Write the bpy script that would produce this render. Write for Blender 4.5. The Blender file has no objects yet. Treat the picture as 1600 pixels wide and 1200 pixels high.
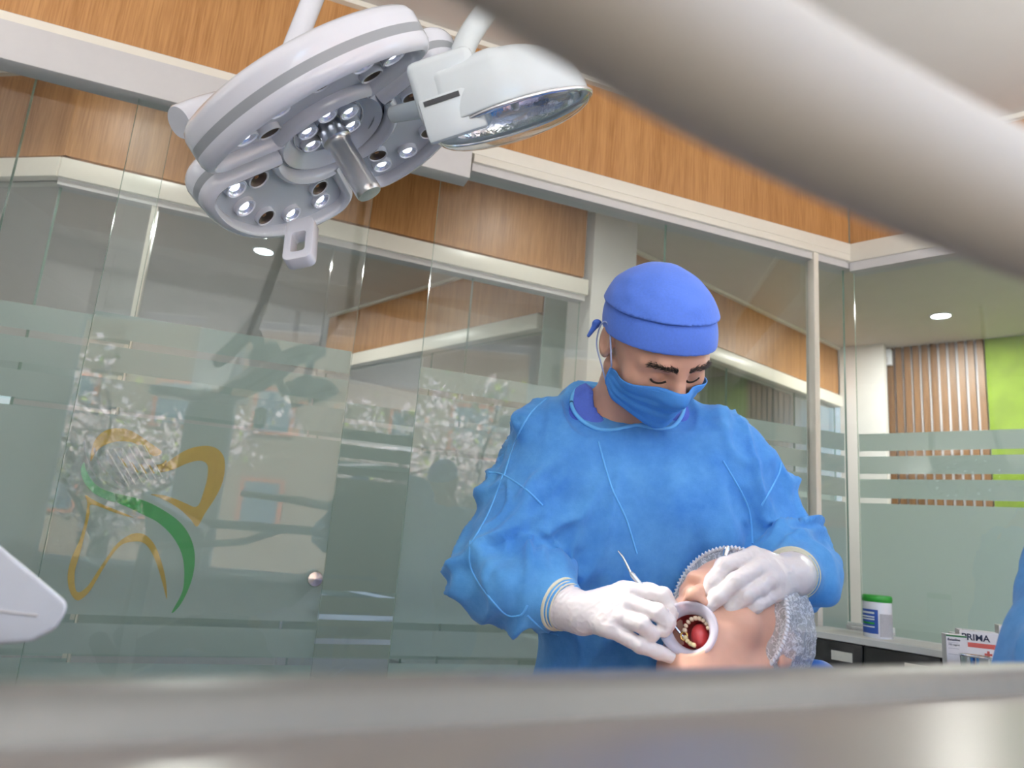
import bpy, bmesh, math, random, time
import numpy as np
from mathutils import Vector, Matrix
random.seed(7); np.random.seed(7)
SC = bpy.context.scene
COL = SC.collection

# ------------------------------------------------------------------ camera
CAM_H, FPX = 1.2, 1105.0
PITCH, ROLL = math.radians(12.0), math.radians(4.6)
_F = np.array([0, math.cos(PITCH), math.sin(PITCH)])
_R0 = np.array([1.0, 0, 0]); _U0 = np.array([0, -math.sin(PITCH), math.cos(PITCH)])
_R = math.cos(ROLL) * _R0 + math.sin(ROLL) * _U0
_U = math.cos(ROLL) * _U0 - math.sin(ROLL) * _R0
CAMP = np.array([0, 0, CAM_H])
camd = bpy.data.cameras.new('camera'); camd.sensor_width = 36; camd.lens = FPX / 1600 * 36
camd.clip_start = 0.01; camd.clip_end = 200
camd.dof.use_dof = True; camd.dof.focus_distance = 1.3; camd.dof.aperture_fstop = 5.0
camo = bpy.data.objects.new('camera', camd); COL.objects.link(camo)
camo.matrix_world = Matrix(((_R[0], _U[0], -_F[0], 0), (_R[1], _U[1], -_F[1], 0), (_R[2], _U[2], -_F[2], CAM_H), (0, 0, 0, 1)))
SC.camera = camo

def ray(px, py): return _F + _R * (px - 800) / FPX + _U * (600 - py) / FPX
def W(px, py, y):                       # point on the pixel's ray at forward distance y
    d = ray(px, py); return CAMP + d * (y / d[1])
def ZH(px, py, z):                      # point on the pixel's ray at height z
    d = ray(px, py); return CAMP + d * ((z - CAM_H) / d[2])
def view_at(px, py, v):                 # same, but about the line of sight through a pixel
    t = -ray(px, py); t /= np.linalg.norm(t); r = _R - t * np.dot(_R, t); r /= np.linalg.norm(r); u = np.cross(t, r)
    return r * v[0] + u * v[1] + t * v[2]
def view_vec(v):                        # (right, up, toward camera) -> world
    return _R * v[0] + _U * v[1] - _F * v[2]

# ------------------------------------------------------------------ world, sun, exposure
wd = bpy.data.worlds.new('sky'); SC.world = wd; wd.use_nodes = True
nt = wd.node_tree; nt.nodes.clear()
sky = nt.nodes.new('ShaderNodeTexSky'); sky.sky_type = 'NISHITA'; sky.sun_disc = False
sky.sun_elevation = math.radians(50); sky.sun_rotation = math.radians(-40); sky.air_density = 1.0; sky.dust_density = 2.5
bg = nt.nodes.new('ShaderNodeBackground'); bg.inputs['Strength'].default_value = SKY_STR = 1.6
ow = nt.nodes.new('ShaderNodeOutputWorld')
nt.links.new(sky.outputs[0], bg.inputs[0]); nt.links.new(bg.outputs[0], ow.inputs[0])
sun = bpy.data.lights.new('sun', 'SUN'); sun.energy = 28.0; sun.angle = math.radians(1.0); sun.color = (1, .95, .88)
suno = bpy.data.objects.new('sun', sun); COL.objects.link(suno)
suno.rotation_euler = Vector((.643 * .62, -.766 * .62, -.78)).to_track_quat('-Z', 'Y').to_euler()
SC.view_settings.view_transform = 'Standard'; SC.view_settings.look = 'None'
SC.view_settings.exposure = 0.0; SC.view_settings.gamma = 1.0; SC.view_settings.use_curve_mapping = False
cy = SC.cycles
cy.use_denoising = True; cy.transparent_max_bounces = 32; cy.max_bounces = 7; cy.diffuse_bounces = 3; cy.glossy_bounces = 4
cy.transmission_bounces = 6; cy.caustics_reflective = False; cy.caustics_refractive = False; cy.sample_clamp_indirect = 5.0
cy.use_adaptive_sampling = True; cy.adaptive_threshold = .06; cy.adaptive_min_samples = 16

# ------------------------------------------------------------------ materials
MATS = {}
def _nodes(name):
    m = bpy.data.materials.new(name); m.use_nodes = True
    t = m.node_tree; t.nodes.clear()
    o = t.nodes.new('ShaderNodeOutputMaterial'); MATS[name] = m
    return m, t, o
def _n(t, kind, **kw):
    n = t.nodes.new(kind)
    for k, v in kw.items():
        if k in n.inputs: n.inputs[k].default_value = v
        else: setattr(n, k, v)
    return n
def mat(name, col, rough=.5, metal=0, var=.06, scale=40, bump=0, stretch=(1, 1, 1), alpha=1.0, coat=0, sss=0, emit=None, estr=0, spec=.5, sheen=0):
    m, t, o = _nodes(name); L = t.links
    p = _n(t, 'ShaderNodeBsdfPrincipled'); p.inputs['Roughness'].default_value = rough; p.inputs['Metallic'].default_value = metal
    p.inputs['Alpha'].default_value = alpha; p.inputs['Coat Weight'].default_value = coat; p.inputs['Specular IOR Level'].default_value = spec
    p.inputs['Sheen Weight'].default_value = sheen
    if sss:
        p.inputs['Subsurface Weight'].default_value = sss; p.inputs['Subsurface Radius'].default_value = (1, .35, .2); p.inputs['Subsurface Scale'].default_value = .006
    tc = _n(t, 'ShaderNodeTexCoord'); mp = _n(t, 'ShaderNodeMapping'); mp.inputs['Scale'].default_value = stretch
    nz = _n(t, 'ShaderNodeTexNoise'); nz.inputs['Scale'].default_value = scale; nz.inputs['Detail'].default_value = 4
    L.new(tc.outputs['Object'], mp.inputs[0]); L.new(mp.outputs[0], nz.inputs['Vector'])
    rp = _n(t, 'ShaderNodeValToRGB'); c = np.array(col[:3])
    rp.color_ramp.elements[0].color = (*np.clip(c * (1 - var), 0, 1), 1); rp.color_ramp.elements[1].color = (*np.clip(c * (1 + var), 0, 1), 1)
    rp.color_ramp.elements[0].position = .3; rp.color_ramp.elements[1].position = .7
    L.new(nz.outputs['Fac'], rp.inputs[0]); L.new(rp.outputs[0], p.inputs['Base Color'])
    if bump:
        b = _n(t, 'ShaderNodeBump'); b.inputs['Strength'].default_value = bump; b.inputs['Distance'].default_value = .002
        L.new(nz.outputs['Fac'], b.inputs['Height']); L.new(b.outputs[0], p.inputs['Normal'])
    if emit:
        p.inputs['Emission Color'].default_value = (*emit, 1); p.inputs['Emission Strength'].default_value = estr
    L.new(p.outputs[0], o.inputs[0]); return m
def srgb(r, g, b):
    return tuple(((v / 255) / 12.92 if v / 255 <= .04045 else ((v / 255 + .055) / 1.055) ** 2.4) for v in (r, g, b))
def wood_mat(name, c1, c2):
    m, t, o = _nodes(name); L = t.links
    p = _n(t, 'ShaderNodeBsdfPrincipled'); p.inputs['Roughness'].default_value = .45
    tc = _n(t, 'ShaderNodeTexCoord'); mp = _n(t, 'ShaderNodeMapping'); mp.inputs['Scale'].default_value = (1, 1, .035)
    n1 = _n(t, 'ShaderNodeTexNoise'); n1.inputs['Scale'].default_value = 230; n1.inputs['Detail'].default_value = 3
    n2 = _n(t, 'ShaderNodeTexNoise'); n2.inputs['Scale'].default_value = 22; n2.inputs['Detail'].default_value = 4; n2.inputs['Distortion'].default_value = .6
    L.new(tc.outputs['Object'], mp.inputs[0]); L.new(mp.outputs[0], n1.inputs['Vector']); L.new(mp.outputs[0], n2.inputs['Vector'])
    mx = _n(t, 'ShaderNodeMath', operation='MULTIPLY_ADD'); mx.inputs[1].default_value = .55
    m2 = _n(t, 'ShaderNodeMath', operation='MULTIPLY'); m2.inputs[1].default_value = .45
    L.new(n1.outputs['Fac'], mx.inputs[0]); L.new(n2.outputs['Fac'], m2.inputs[0]); L.new(m2.outputs[0], mx.inputs[2])
    rp = _n(t, 'ShaderNodeValToRGB'); rp.color_ramp.elements[0].color = (*c1, 1); rp.color_ramp.elements[1].color = (*c2, 1)
    rp.color_ramp.elements[0].position = .36; rp.color_ramp.elements[1].position = .62
    L.new(mx.outputs[0], rp.inputs[0]); L.new(rp.outputs[0], p.inputs['Base Color'])
    b = _n(t, 'ShaderNodeBump'); b.inputs['Strength'].default_value = .15; b.inputs['Distance'].default_value = .001
    L.new(mx.outputs[0], b.inputs['Height']); L.new(b.outputs[0], p.inputs['Normal'])
    L.new(p.outputs[0], o.inputs[0]); return m
def glass_mat(name, tint, ior=1.5, rough=0):
    m, t, o = _nodes(name); L = t.links
    tr = _n(t, 'ShaderNodeBsdfTransparent'); tr.inputs[0].default_value = (*tint, 1)
    gl = _n(t, 'ShaderNodeBsdfGlossy'); gl.inputs['Roughness'].default_value = rough
    fr = _n(t, 'ShaderNodeFresnel'); fr.inputs['IOR'].default_value = ior
    # the Fresnel node flips its ratio on back faces: use the outside ratio for both sides of the thin pane
    ge = _n(t, 'ShaderNodeNewGeometry')
    iv = _n(t, 'ShaderNodeMath', operation='MULTIPLY_ADD'); iv.inputs[1].default_value = 1 / ior - ior; iv.inputs[2].default_value = ior
    L.new(ge.outputs['Backfacing'], iv.inputs[0]); L.new(iv.outputs[0], fr.inputs['IOR'])
    mx = _n(t, 'ShaderNodeMixShader')
    dbl = _n(t, 'ShaderNodeMath', operation='MULTIPLY'); dbl.inputs[1].default_value = 1.8; dbl.use_clamp = True
    L.new(fr.outputs[0], dbl.inputs[0]); L.new(dbl.outputs[0], mx.inputs[0]); L.new(tr.outputs[0], mx.inputs[1]); L.new(gl.outputs[0], mx.inputs[2])
    L.new(mx.outputs[0], o.inputs[0]); return m
def film_mat(name, col, trans=.18, tl=.5):
    m, t, o = _nodes(name); L = t.links
    tc = _n(t, 'ShaderNodeTexCoord'); nz = _n(t, 'ShaderNodeTexNoise'); nz.inputs['Scale'].default_value = 600; nz.inputs['Detail'].default_value = 2
    L.new(tc.outputs['Object'], nz.inputs['Vector'])
    rp = _n(t, 'ShaderNodeValToRGB'); c = np.array(col)
    rp.color_ramp.elements[0].color = (*c * .97, 1); rp.color_ramp.elements[1].color = (*c * 1.03, 1); L.new(nz.outputs['Fac'], rp.inputs[0])
    df = _n(t, 'ShaderNodeBsdfDiffuse'); ts = _n(t, 'ShaderNodeBsdfTranslucent'); tr = _n(t, 'ShaderNodeBsdfTransparent')
    L.new(rp.outputs[0], df.inputs[0]); L.new(rp.outputs[0], ts.inputs[0]); tr.inputs[0].default_value = (.92, .97, .95, 1)
    m1 = _n(t, 'ShaderNodeMixShader'); m1.inputs[0].default_value = tl; L.new(df.outputs[0], m1.inputs[1]); L.new(ts.outputs[0], m1.inputs[2])
    if not trans:
        t.nodes.remove(tr); L.new(m1.outputs[0], o.inputs[0]); return m
    m2 = _n(t, 'ShaderNodeMixShader'); m2.inputs[0].default_value = trans; L.new(m1.outputs[0], m2.inputs[1]); L.new(tr.outputs[0], m2.inputs[2])
    L.new(m2.outputs[0], o.inputs[0]); return m

M_WOOD = wood_mat('oak_veneer', srgb(156, 106, 58), srgb(188, 138, 86))
M_CREAM = mat('cream_lacquer', srgb(232, 226, 214), .35, var=.01)
M_RAIL = mat('grey_lacquer', srgb(205, 202, 202), .4, var=.01)
M_WALL = mat('white_plaster', srgb(226, 224, 220), .8, var=.015, scale=8, bump=.05)
M_CEIL = mat('ceiling_paint', srgb(214, 208, 202), .85, var=.015, scale=6)
M_FLOOR = mat('grey_floor', srgb(150, 146, 140), .35, var=.06, scale=12)
M_GLASS = glass_mat('clear_glass', (.94, .985, .975))
M_GEDGE = mat('glass_edge', srgb(150, 178, 165), .15, var=.05)
M_FILM = film_mat('frosted_film', srgb(189, 204, 200), 0)
M_WHITE = mat('white_plastic', srgb(228, 230, 236), .22, var=.01, coat=.4)
M_LWHITE = mat('lamp_white', srgb(224, 226, 236), .18, var=.01, coat=.6)
M_CHROME = mat('chrome', (.75, .75, .77), .12, 1, var=.02)
M_STEEL = mat('brushed_steel', (.62, .62, .63), .3, 1, var=.05, scale=80, stretch=(1, 1, .05))
M_BLACK = mat('black_laminate', srgb(18, 18, 20), .35, var=.1)
M_DARK = mat('dark_plastic', srgb(40, 40, 44), .4, var=.08)

# ------------------------------------------------------------------ mesh helpers
def tag(o, label=None, cat=None, group=None, kind=None):
    if label: o['label'] = label
    if cat: o['category'] = cat
    if group: o['group'] = group
    if kind: o['kind'] = kind
    return o
def empty(name, loc=(0, 0, 0), label=None, cat=None, group=None, kind=None):
    o = bpy.data.objects.new(name, None); COL.objects.link(o); o.location = loc; o.empty_display_size = .1
    return tag(o, label, cat, group, kind)
def link(name, me, mats, parent=None, loc=None):
    o = bpy.data.objects.new(name, me); COL.objects.link(o)
    for m in (mats if isinstance(mats, (list, tuple)) else [mats]):
        if len(me.materials) < 16: me.materials.append(m)
    if parent is not None:
        o.parent = parent
        # meshes are written in world coordinates: undo the parents' placement
        q = parent; mw = Matrix.Identity(4)
        while q is not None:
            mw = (q.matrix_parent_inverse @ q.matrix_basis if q.parent else q.matrix_basis) @ mw; q = q.parent
        o.matrix_parent_inverse = mw.inverted()
    if loc is not None: o.location = loc
    return o
def mesh(name, verts, faces, mats, parent=None, smooth=False, mi=None, sharp=None):
    me = bpy.data.meshes.new(name); me.from_pydata([tuple(map(float, v)) for v in verts], [], [tuple(map(int, f)) for f in faces])
    if mi is not None: me.polygons.foreach_set('material_index', mi)
    bm = bmesh.new(); bm.from_mesh(me); bmesh.ops.recalc_face_normals(bm, faces=bm.faces); bm.to_mesh(me); bm.free()
    if smooth:
        me.polygons.foreach_set('use_smooth', [True] * len(me.polygons))
        if sharp: me.set_sharp_from_angle(angle=math.radians(sharp))
    return link(name, me, mats, parent)
BOXF = [(0, 1, 2, 3), (7, 6, 5, 4), (0, 4, 5, 1), (1, 5, 6, 2), (2, 6, 7, 3), (3, 7, 4, 0)]
def boxv(fr, a, b):
    (x0, y0, z0), (x1, y1, z1) = a, b
    return [fr(x, y, z) for z in (z0, z1) for x, y in ((x0, y0), (x1, y0), (x1, y1), (x0, y1))]
WORLD = lambda x, y, z: np.array([x, y, z], float)
def box(name, a, b, m, parent=None, fr=WORLD, bevel=0, seg=2):
    v = boxv(fr, a, b)
    o = mesh(name, v, BOXF, m, parent)
    if bevel: bev(o, bevel, seg)
    return o
def bev(o, w, seg=2, ang=35, smooth=True):
    bm = bmesh.new(); bm.from_mesh(o.data)
    ed = [e for e in bm.edges if len(e.link_faces) == 2 and e.calc_face_angle(0) > math.radians(ang)]
    bmesh.ops.bevel(bm, geom=ed, offset=w, segments=seg, profile=.5, affect='EDGES', clamp_overlap=True)
    bm.to_mesh(o.data); bm.free()
    if smooth:
        o.data.polygons.foreach_set('use_smooth', [True] * len(o.data.polygons)); o.data.set_sharp_from_angle(angle=math.radians(40))
class Frame:                                    # local frame along a wall: s along, n toward the room, z up
    def __init__(self, p, az):
        a = math.radians(az); self.p = np.array([p[0], p[1], 0.0]); self.u = np.array([math.sin(a), math.cos(a), 0]); self.n = np.array([math.cos(a), -math.sin(a), 0])
    def __call__(self, s, n, z): return self.p + self.u * s + self.n * n + np.array([0, 0, z])
    def hit(self, px, py, n=0.0):
        d = ray(px, py); q = self.p + self.n * n; t = np.dot(self.n, q - CAMP) / np.dot(self.n, d); w = CAMP + t * d
        return float(np.dot(w - self.p, self.u)), float(w[2])
def basis(z, up=(0, 0, 1)):
    z = np.array(z, float); z /= np.linalg.norm(z); up = np.array(up, float)
    if abs(np.dot(z, up)) > .98: up = np.array([1.0, 0, 0]) if abs(z[0]) < .9 else np.array([0, 1.0, 0])
    x = np.cross(up, z); x /= np.linalg.norm(x); y = np.cross(z, x); return x, y, z
def tube(name, pts, rad, m, parent=None, seg=16, cap=True, smooth=True, ell=None, up=(0, 0, 1)):
    pts = [np.array(p, float) for p in pts]; n = len(pts); rad = [rad] * n if np.isscalar(rad) else list(rad)
    V = []; Fc = []; px = None
    for i, p in enumerate(pts):
        t = (pts[min(i + 1, n - 1)] - pts[max(i - 1, 0)]); t /= (np.linalg.norm(t) + 1e-12)
        if px is None: x, y, _ = basis(t, up)
        else:
            x = px - t * np.dot(px, t); x /= np.linalg.norm(x); y = np.cross(t, x)
        px = x
        for k in range(seg):
            a = 2 * math.pi * k / seg; e = ell or (1, 1)
            V.append(p + rad[i] * (x * math.cos(a) * e[0] + y * math.sin(a) * e[1]))
    for i in range(n - 1):
        for k in range(seg):
            Fc.append((i * seg + k, i * seg + (k + 1) % seg, (i + 1) * seg + (k + 1) % seg, (i + 1) * seg + k))
    if cap: Fc.append(tuple(range(seg))[::-1]); Fc.append(tuple(range((n - 1) * seg, n * seg)))
    return mesh(name, V, Fc, m, parent, smooth, sharp=50 if smooth else None)
def lathe(name, prof, c, axis, m, parent=None, seg=32, up=(0, 0, 1), smooth=True, sharp=40, cap=True):
    x, y, z = basis(axis, up); c = np.array(c, float); V = []; Fc = []; n = len(prof)
    for r, h in prof:
        for k in range(seg):
            a = 2 * math.pi * k / seg; V.append(c + z * h + max(r, 1e-5) * (x * math.cos(a) + y * math.sin(a)))
    for i in range(n - 1):
        for k in range(seg): Fc.append((i * seg + k, i * seg + (k + 1) % seg, (i + 1) * seg + (k + 1) % seg, (i + 1) * seg + k))
    if cap and prof[0][0] > 1e-4: Fc.append(tuple(range(seg))[::-1])
    if cap and prof[-1][0] > 1e-4: Fc.append(tuple(range((n - 1) * seg, n * seg)))
    return mesh(name, V, Fc, m, parent, smooth, sharp=sharp)
def catmull(pts, sub=6, closed=False):
    P = [np.array(p, float) for p in pts]; n = len(P); out = []
    R = range(n if closed else n - 1)
    for i in R:
        p0, p1, p2, p3 = (P[(i - 1) % n], P[i], P[(i + 1) % n], P[(i + 2) % n]) if closed else (P[max(i - 1, 0)], P[i], P[i + 1], P[min(i + 2, n - 1)])
        for k in range(sub):
            t = k / sub; out.append(.5 * ((2 * p1) + (p2 - p0) * t + (2 * p0 - 5 * p1 + 4 * p2 - p3) * t * t + (3 * p1 - p0 - 3 * p2 + p3) * t ** 3))
    if not closed: out.append(P[-1])
    return out
def prism(name, poly, fr, n0, n1, m, parent=None):          # polygon in (s,z) of a wall frame, extruded along n
    k = len(poly); V = [fr(s, n0, z) for s, z in poly] + [fr(s, n1, z) for s, z in poly]
    Fc = [tuple(range(k)), tuple(range(2 * k - 1, k - 1, -1))] + [(i, (i + 1) % k, k + (i + 1) % k, k + i) for i in range(k)]
    return mesh(name, V, Fc, m, parent)
def copy_tree(o, parent=None):
    c = o.copy(); COL.objects.link(c); c.parent = parent
    for ch in o.children: copy_tree(ch, c)
    return c
def area(name, loc, size, power, col=(1, 1, 1), direction=(0, 0, -1), shape='DISK', spread=math.pi, parent=None):
    l = bpy.data.lights.new(name, 'AREA'); l.shape = shape; l.size = size; l.energy = power; l.color = col; l.spread = spread
    o = bpy.data.objects.new(name, l); COL.objects.link(o); o.location = loc
    o.rotation_euler = Vector(direction).to_track_quat('-Z', 'Y').to_euler()
    return o
UP_W = 55
BEAM_W = 70
# ------------------------------------------------------------------ the setting
P1 = Frame((-.6, 2.2), 70)
CP = P1(2.191, 0, 0)
PR = Frame(CP[:2], 133)
Q2 = P1(0, -.95, 0); B2 = Frame(Q2[:2], 68)
WN = Frame((-.4, -1.7), 50)               # window facade; its n points out of the room
Z_C, Z_T, Z_B, Z_F = 3.0, 2.59, 2.475, 1.735
box('floor', (-7, -5, -.1), (9, 10, 0), M_FLOOR)['kind'] = 'structure'
# ceiling stops at the facade
cpoly = [WN(-6, .15, 0), WN(8, .15, 0), WN(8, -9.5, 0), WN(-6, -9.5, 0)]
V = [np.array([p[0], p[1], z]) for z in (Z_C, Z_C + .12) for p in cpoly]
mesh('ceiling', V, BOXF, M_CEIL)['kind'] = 'structure'

STRIPES = [1.65, 1.555, 1.455, .89, .79, .69]
def film(parent, fr, s0, s1, n, ztop=Z_F, zbot=.62):
    zs = [ztop] + [v for z in STRIPES for v in (z + .011, z - .011)] + [zbot]
    for i in range(0, len(zs), 2):
        mesh('frosted_band', [fr(s0, n, zs[i + 1]), fr(s1, n, zs[i + 1]), fr(s1, n, zs[i]), fr(s0, n, zs[i])], [(0, 1, 2, 3)], M_FILM, parent)
def pane(parent, fr, s0, s1, n, z0, z1, frosted=True, th=.01, name='glass_panel'):
    # thin pane: one reflecting sheet (its Fresnel term counts both surfaces) inside a narrow ring of green edge faces
    c = [(s0, z0), (s1, z0), (s1, z1), (s0, z1)]; h = th / 2
    v = [fr(a, n, b) for a, b in c] + [fr(a, n - h, b) for a, b in c] + [fr(a, n + h, b) for a, b in c]
    o = mesh(name, v, [(0, 1, 2, 3)] + [(4 + k, 4 + (k + 1) % 4, 8 + (k + 1) % 4, 8 + k) for k in range(4)], [M_GLASS, M_GEDGE], parent, mi=[0, 1, 1, 1, 1])
    if frosted: film(o if parent is None or parent.parent is None else parent, fr, s0 + .002, s1 - .002, n - th / 2 - .003)
    return o
def wall_run(name, fr, s0, s1, joints, trim_s=None, wood=True, frosted=True, zt=Z_T, zb=Z_B, flip=1):
    root = empty(name, tuple(fr(s0, 0, 0)), kind='structure')
    js = [s0] + list(joints) + [s1]
    if wood: box('wood_panel', (s0, -.09 * flip, zt), (s1, -.012 * flip, Z_C - .022), M_WOOD, root, fr)
    box('ceiling_profile', (s0, -.09 * flip, Z_C - .022), (s1, .012 * flip, Z_C - .001), M_CREAM, root, fr)
    return root, js
# --- long partition facing the camera
wb, _ = wall_run('wall_back', P1, -2.7, 2.2, [])
box('shadow_gap', (-2.7, -.05, Z_T - .004), (2.19, -.004, Z_T + .006), M_RAIL, wb, P1)
box('beam', (-2.7, -.09, 2.535), (2.24, .012, Z_T - .004), M_CREAM, wb, P1, bevel=.002)
box('beam', (.42, -.09, Z_B + .03), (2.24, .011, 2.5352), M_CREAM, wb, P1, bevel=.002)
box('beam_lip', (.42, -.08, Z_B), (2.22, -.004, Z_B + .03), M_RAIL, wb, P1)
box('mullion', (1.982, -.045, 0), (2.008, .006, Z_B + .03), M_CREAM, wb, P1, bevel=.002)
for a, b in ((-2.7, -.943), (-.94, -.56), (.317, 1.256), (1.26, 1.982), (2.008, 2.186)):
    pane(wb, P1, a, b, -.035, 0.005, Z_B + .03 if a > 0 else 2.535)
# --- sliding door with its rail cover
dr = empty('door_1', tuple(P1(-.3, .02, 0)), kind='structure')
tag(dr, 'sliding frosted glass door with tooth emblem and steel knob')
box('rail_cover', (-2.7, -.02, 2.412), (.40, .055, 2.534), M_RAIL, dr, P1, bevel=.003)
pane(dr, P1, -.655, .08, .02, .012, 2.425, name='door_leaf')
kp = P1(.052, .028, 1.028)
kn = lathe('knob', [(.012, -.004), (.012, .01), (.02, .014), (.023, .022), (.023, .034), (.02, .038), (.0, .039)], kp, P1.n, M_CHROME, dr)
# --- right partition
wr, _ = wall_run('wall_right', PR, 0, 3.6, [])
box('beam', (-.03, -.09, 2.50), (3.6, .012, Z_T - .004), M_CREAM, wr, PR, bevel=.002)
box('beam_lip', (0, -.08, Z_B - .015), (3.6, .004, 2.50), M_RAIL, wr, PR)
for a, b in ((.006, 1.3), (1.305, 2.45), (2.455, 3.6)):
    pane(wr, PR, a, b, -.035, .005, 2.50)
# --- second partition across the corridor
w2, _ = wall_run('wall_corridor', B2, -1.075, 1.37, [])
box('beam', (-1.075, -.08, 2.485), (1.39, .012, Z_T - .02), M_CREAM, w2, B2, bevel=.002)
box('beam_lip', (-1.075, -.07, 2.455), (1.38, -.004, 2.485), M_RAIL, w2, B2)
for a, b in ((-1.07, -.72), (-.70, .05), (.055, .75), (.755, 1.365)):
    pane(w2, B2, a, b, -.035, .005, 2.485)
box('mullion', (-.722, -.06, 0), (-.698, -.008, 2.46), M_CREAM, w2, B2)
# its left return
BL = Frame(B2(-1.075, 0, 0)[:2], 101)
w3, _ = wall_run('wall_corridor_return', BL, -2.2, 0, [])
box('beam', (-2.2, -.08, 2.485), (0, .012, Z_T - .02), M_CREAM, w3, BL, bevel=.002)
pane(w3, BL, -2.2, -.01, -.035, .005, 2.485)
# white column closing that partition
wc = empty('wall_column', tuple(B2(1.55, 0, 0)), kind='structure')
box('column', (1.425, -.30, 0), (1.70, -.02, Z_C), M_WALL, wc, B2)
# --- room behind the corridor: wood-topped wall, pale glass return, far walls
B3 = Frame(ZH(563, 552, 2.57)[:2], 135.5)
L3 = B3.hit(845, 489)[0]
wf, _ = wall_run('wall_far', B3, -.6, L3, [])
box('beam', (-.6, -.10, 2.47), (L3, .03, Z_T - .02), M_CREAM, wf, B3, bevel=.002)
for a, b in ((-.6, .9), (.905, L3)):
    pane(wf, B3, a, b, -.05, .005, 2.47)
box('backing_wall', (-.6, -1.2, 0), (L3, -1.1, Z_C), M_WALL, wf, B3)
M_PALE = mat('pale_green_glass_wall', srgb(186, 202, 196), .25, var=.02)
PG = Frame(W(845, 560, 4.25)[:2], 78)
wp = empty('wall_pale', tuple(PG(0, 0, 0)), kind='structure')
box('pale_panel', (0, -.02, 0), (PG.hit(948, 560)[0] + .12, .0, Z_C), M_PALE, wp, PG)
# --- long wood-topped wall beyond the right half
P4 = Frame(ZH(1023, 404, 3.0)[:2], 50.3)
L4 = P4.hit(1311, 543)[0]
w4, _ = wall_run('wall_lobby', P4, -.2, L4, [])
box('beam', (-.2, -.10, 2.475), (L4, .02, Z_T - .02), M_CREAM, w4, P4, bevel=.002)
for a, b in ((-.2, .9), (.905, 1.85), (1.855, L4)):
    pane(w4, P4, a, b, -.05, .005, 2.475)
M_GREYP = mat('grey_vertical_blind', srgb(120, 124, 118), .7, var=.2, scale=60, stretch=(1, 1, .01))
box('backing_wall', (-.2, -.6, 0), (L4 + 1.3, -.5, Z_C), M_GREYP, w4, P4)
# white wall end, then slats on white, then green wall
E4 = P4(L4, 0, 0); PW = Frame(E4[:2], 131.0)
LW = PW.hit(1380, 545)[0]
we = empty('wall_lobby_end', tuple(E4), kind='structure')
box('plaster', (0, -.1, 0), (LW, .0, Z_C), M_WALL, we, PW)
PS = Frame(ZH(1384, 545, 3.0)[:2], 131.5)
LS = PS.hit(1538, 530)[0]; LG = LS + 3.0
ws = empty('wall_slatted', tuple(PS(0, 0, 0)), kind='structure')
M_SBACK = mat('slat_backing', srgb(206, 204, 206), .7, var=.01)
M_SLAT = wood_mat('slat_oak', srgb(104, 74, 46), srgb(142, 104, 66))
box('backing_wall', (-.25, -.12, 0), (LS, -.02, Z_C), M_SBACK, ws, PS)
for i in range(11):
    s = LS * (i + .5) / 11
    box('slat', (s - .022, -.02, 0.0), (s + .022, .012, Z_C - .002), M_SLAT, ws, PS)
M_GREEN = mat('moss_green_plaster', srgb(124, 150, 44), .8, var=.16, scale=5, bump=.1)
wg = box('wall_green', (LS, -.12, 0), (LG, .0, Z_C), M_GREEN, None, PS); wg['kind'] = 'structure'
sen = empty('motion_sensor', tuple(PS(.02, .03, 2.9)), 'small white motion sensor in corner above slatted wall', 'sensor')
box('body', (-.035, .0, 2.84), (.055, .06, 2.985), M_WHITE, sen, PS, bevel=.012)
box('lens', (-.01, .06, 2.86), (.03, .066, 2.91), M_RAIL, sen, PS, bevel=.002)
# outer shell; daylight enters by the facade and by openings added in its sides
FARZ = Z_C
for nm, a, b, op in (('wall_outer_far', WN(-6, -9.3, 0), WN(8, -9.3, 0), 0), ('wall_outer_left', WN(-5.9, .1, 0), WN(-5.9, -9.4, 0), 1), ('wall_outer_right', WN(7.9, .1, 0), WN(7.9, -9.4, 0), 1)):
    d = b - a; f = Frame(a[:2], math.degrees(math.atan2(d[0], d[1]))); ln = float(np.linalg.norm(d))
    r_ = empty(nm, tuple(a), kind='structure')
    if not op: box('plaster', (0, -.05, 0), (ln, .05, Z_C), M_WALL, r_, f)
    else:                                            # invented openings, out of sight, to brighten the rooms behind with daylight
        box('plaster', (0, -.05, 0), (ln, .05, .7), M_WALL, r_, f); box('plaster', (0, -.05, 2.7), (ln, .05, Z_C), M_WALL, r_, f)
        for q in range(6): box('pier', (q * ln / 5 - .12, -.05, .7), (q * ln / 5 + .12, .05, 2.7), M_WALL, r_, f)
wl = Frame(P1(-2.7, 0, 0)[:2], 140)
box('wall_left', (0, -.05, 0), (3.6, .05, Z_C), M_WALL, None, wl)['kind'] = 'structure'
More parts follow.
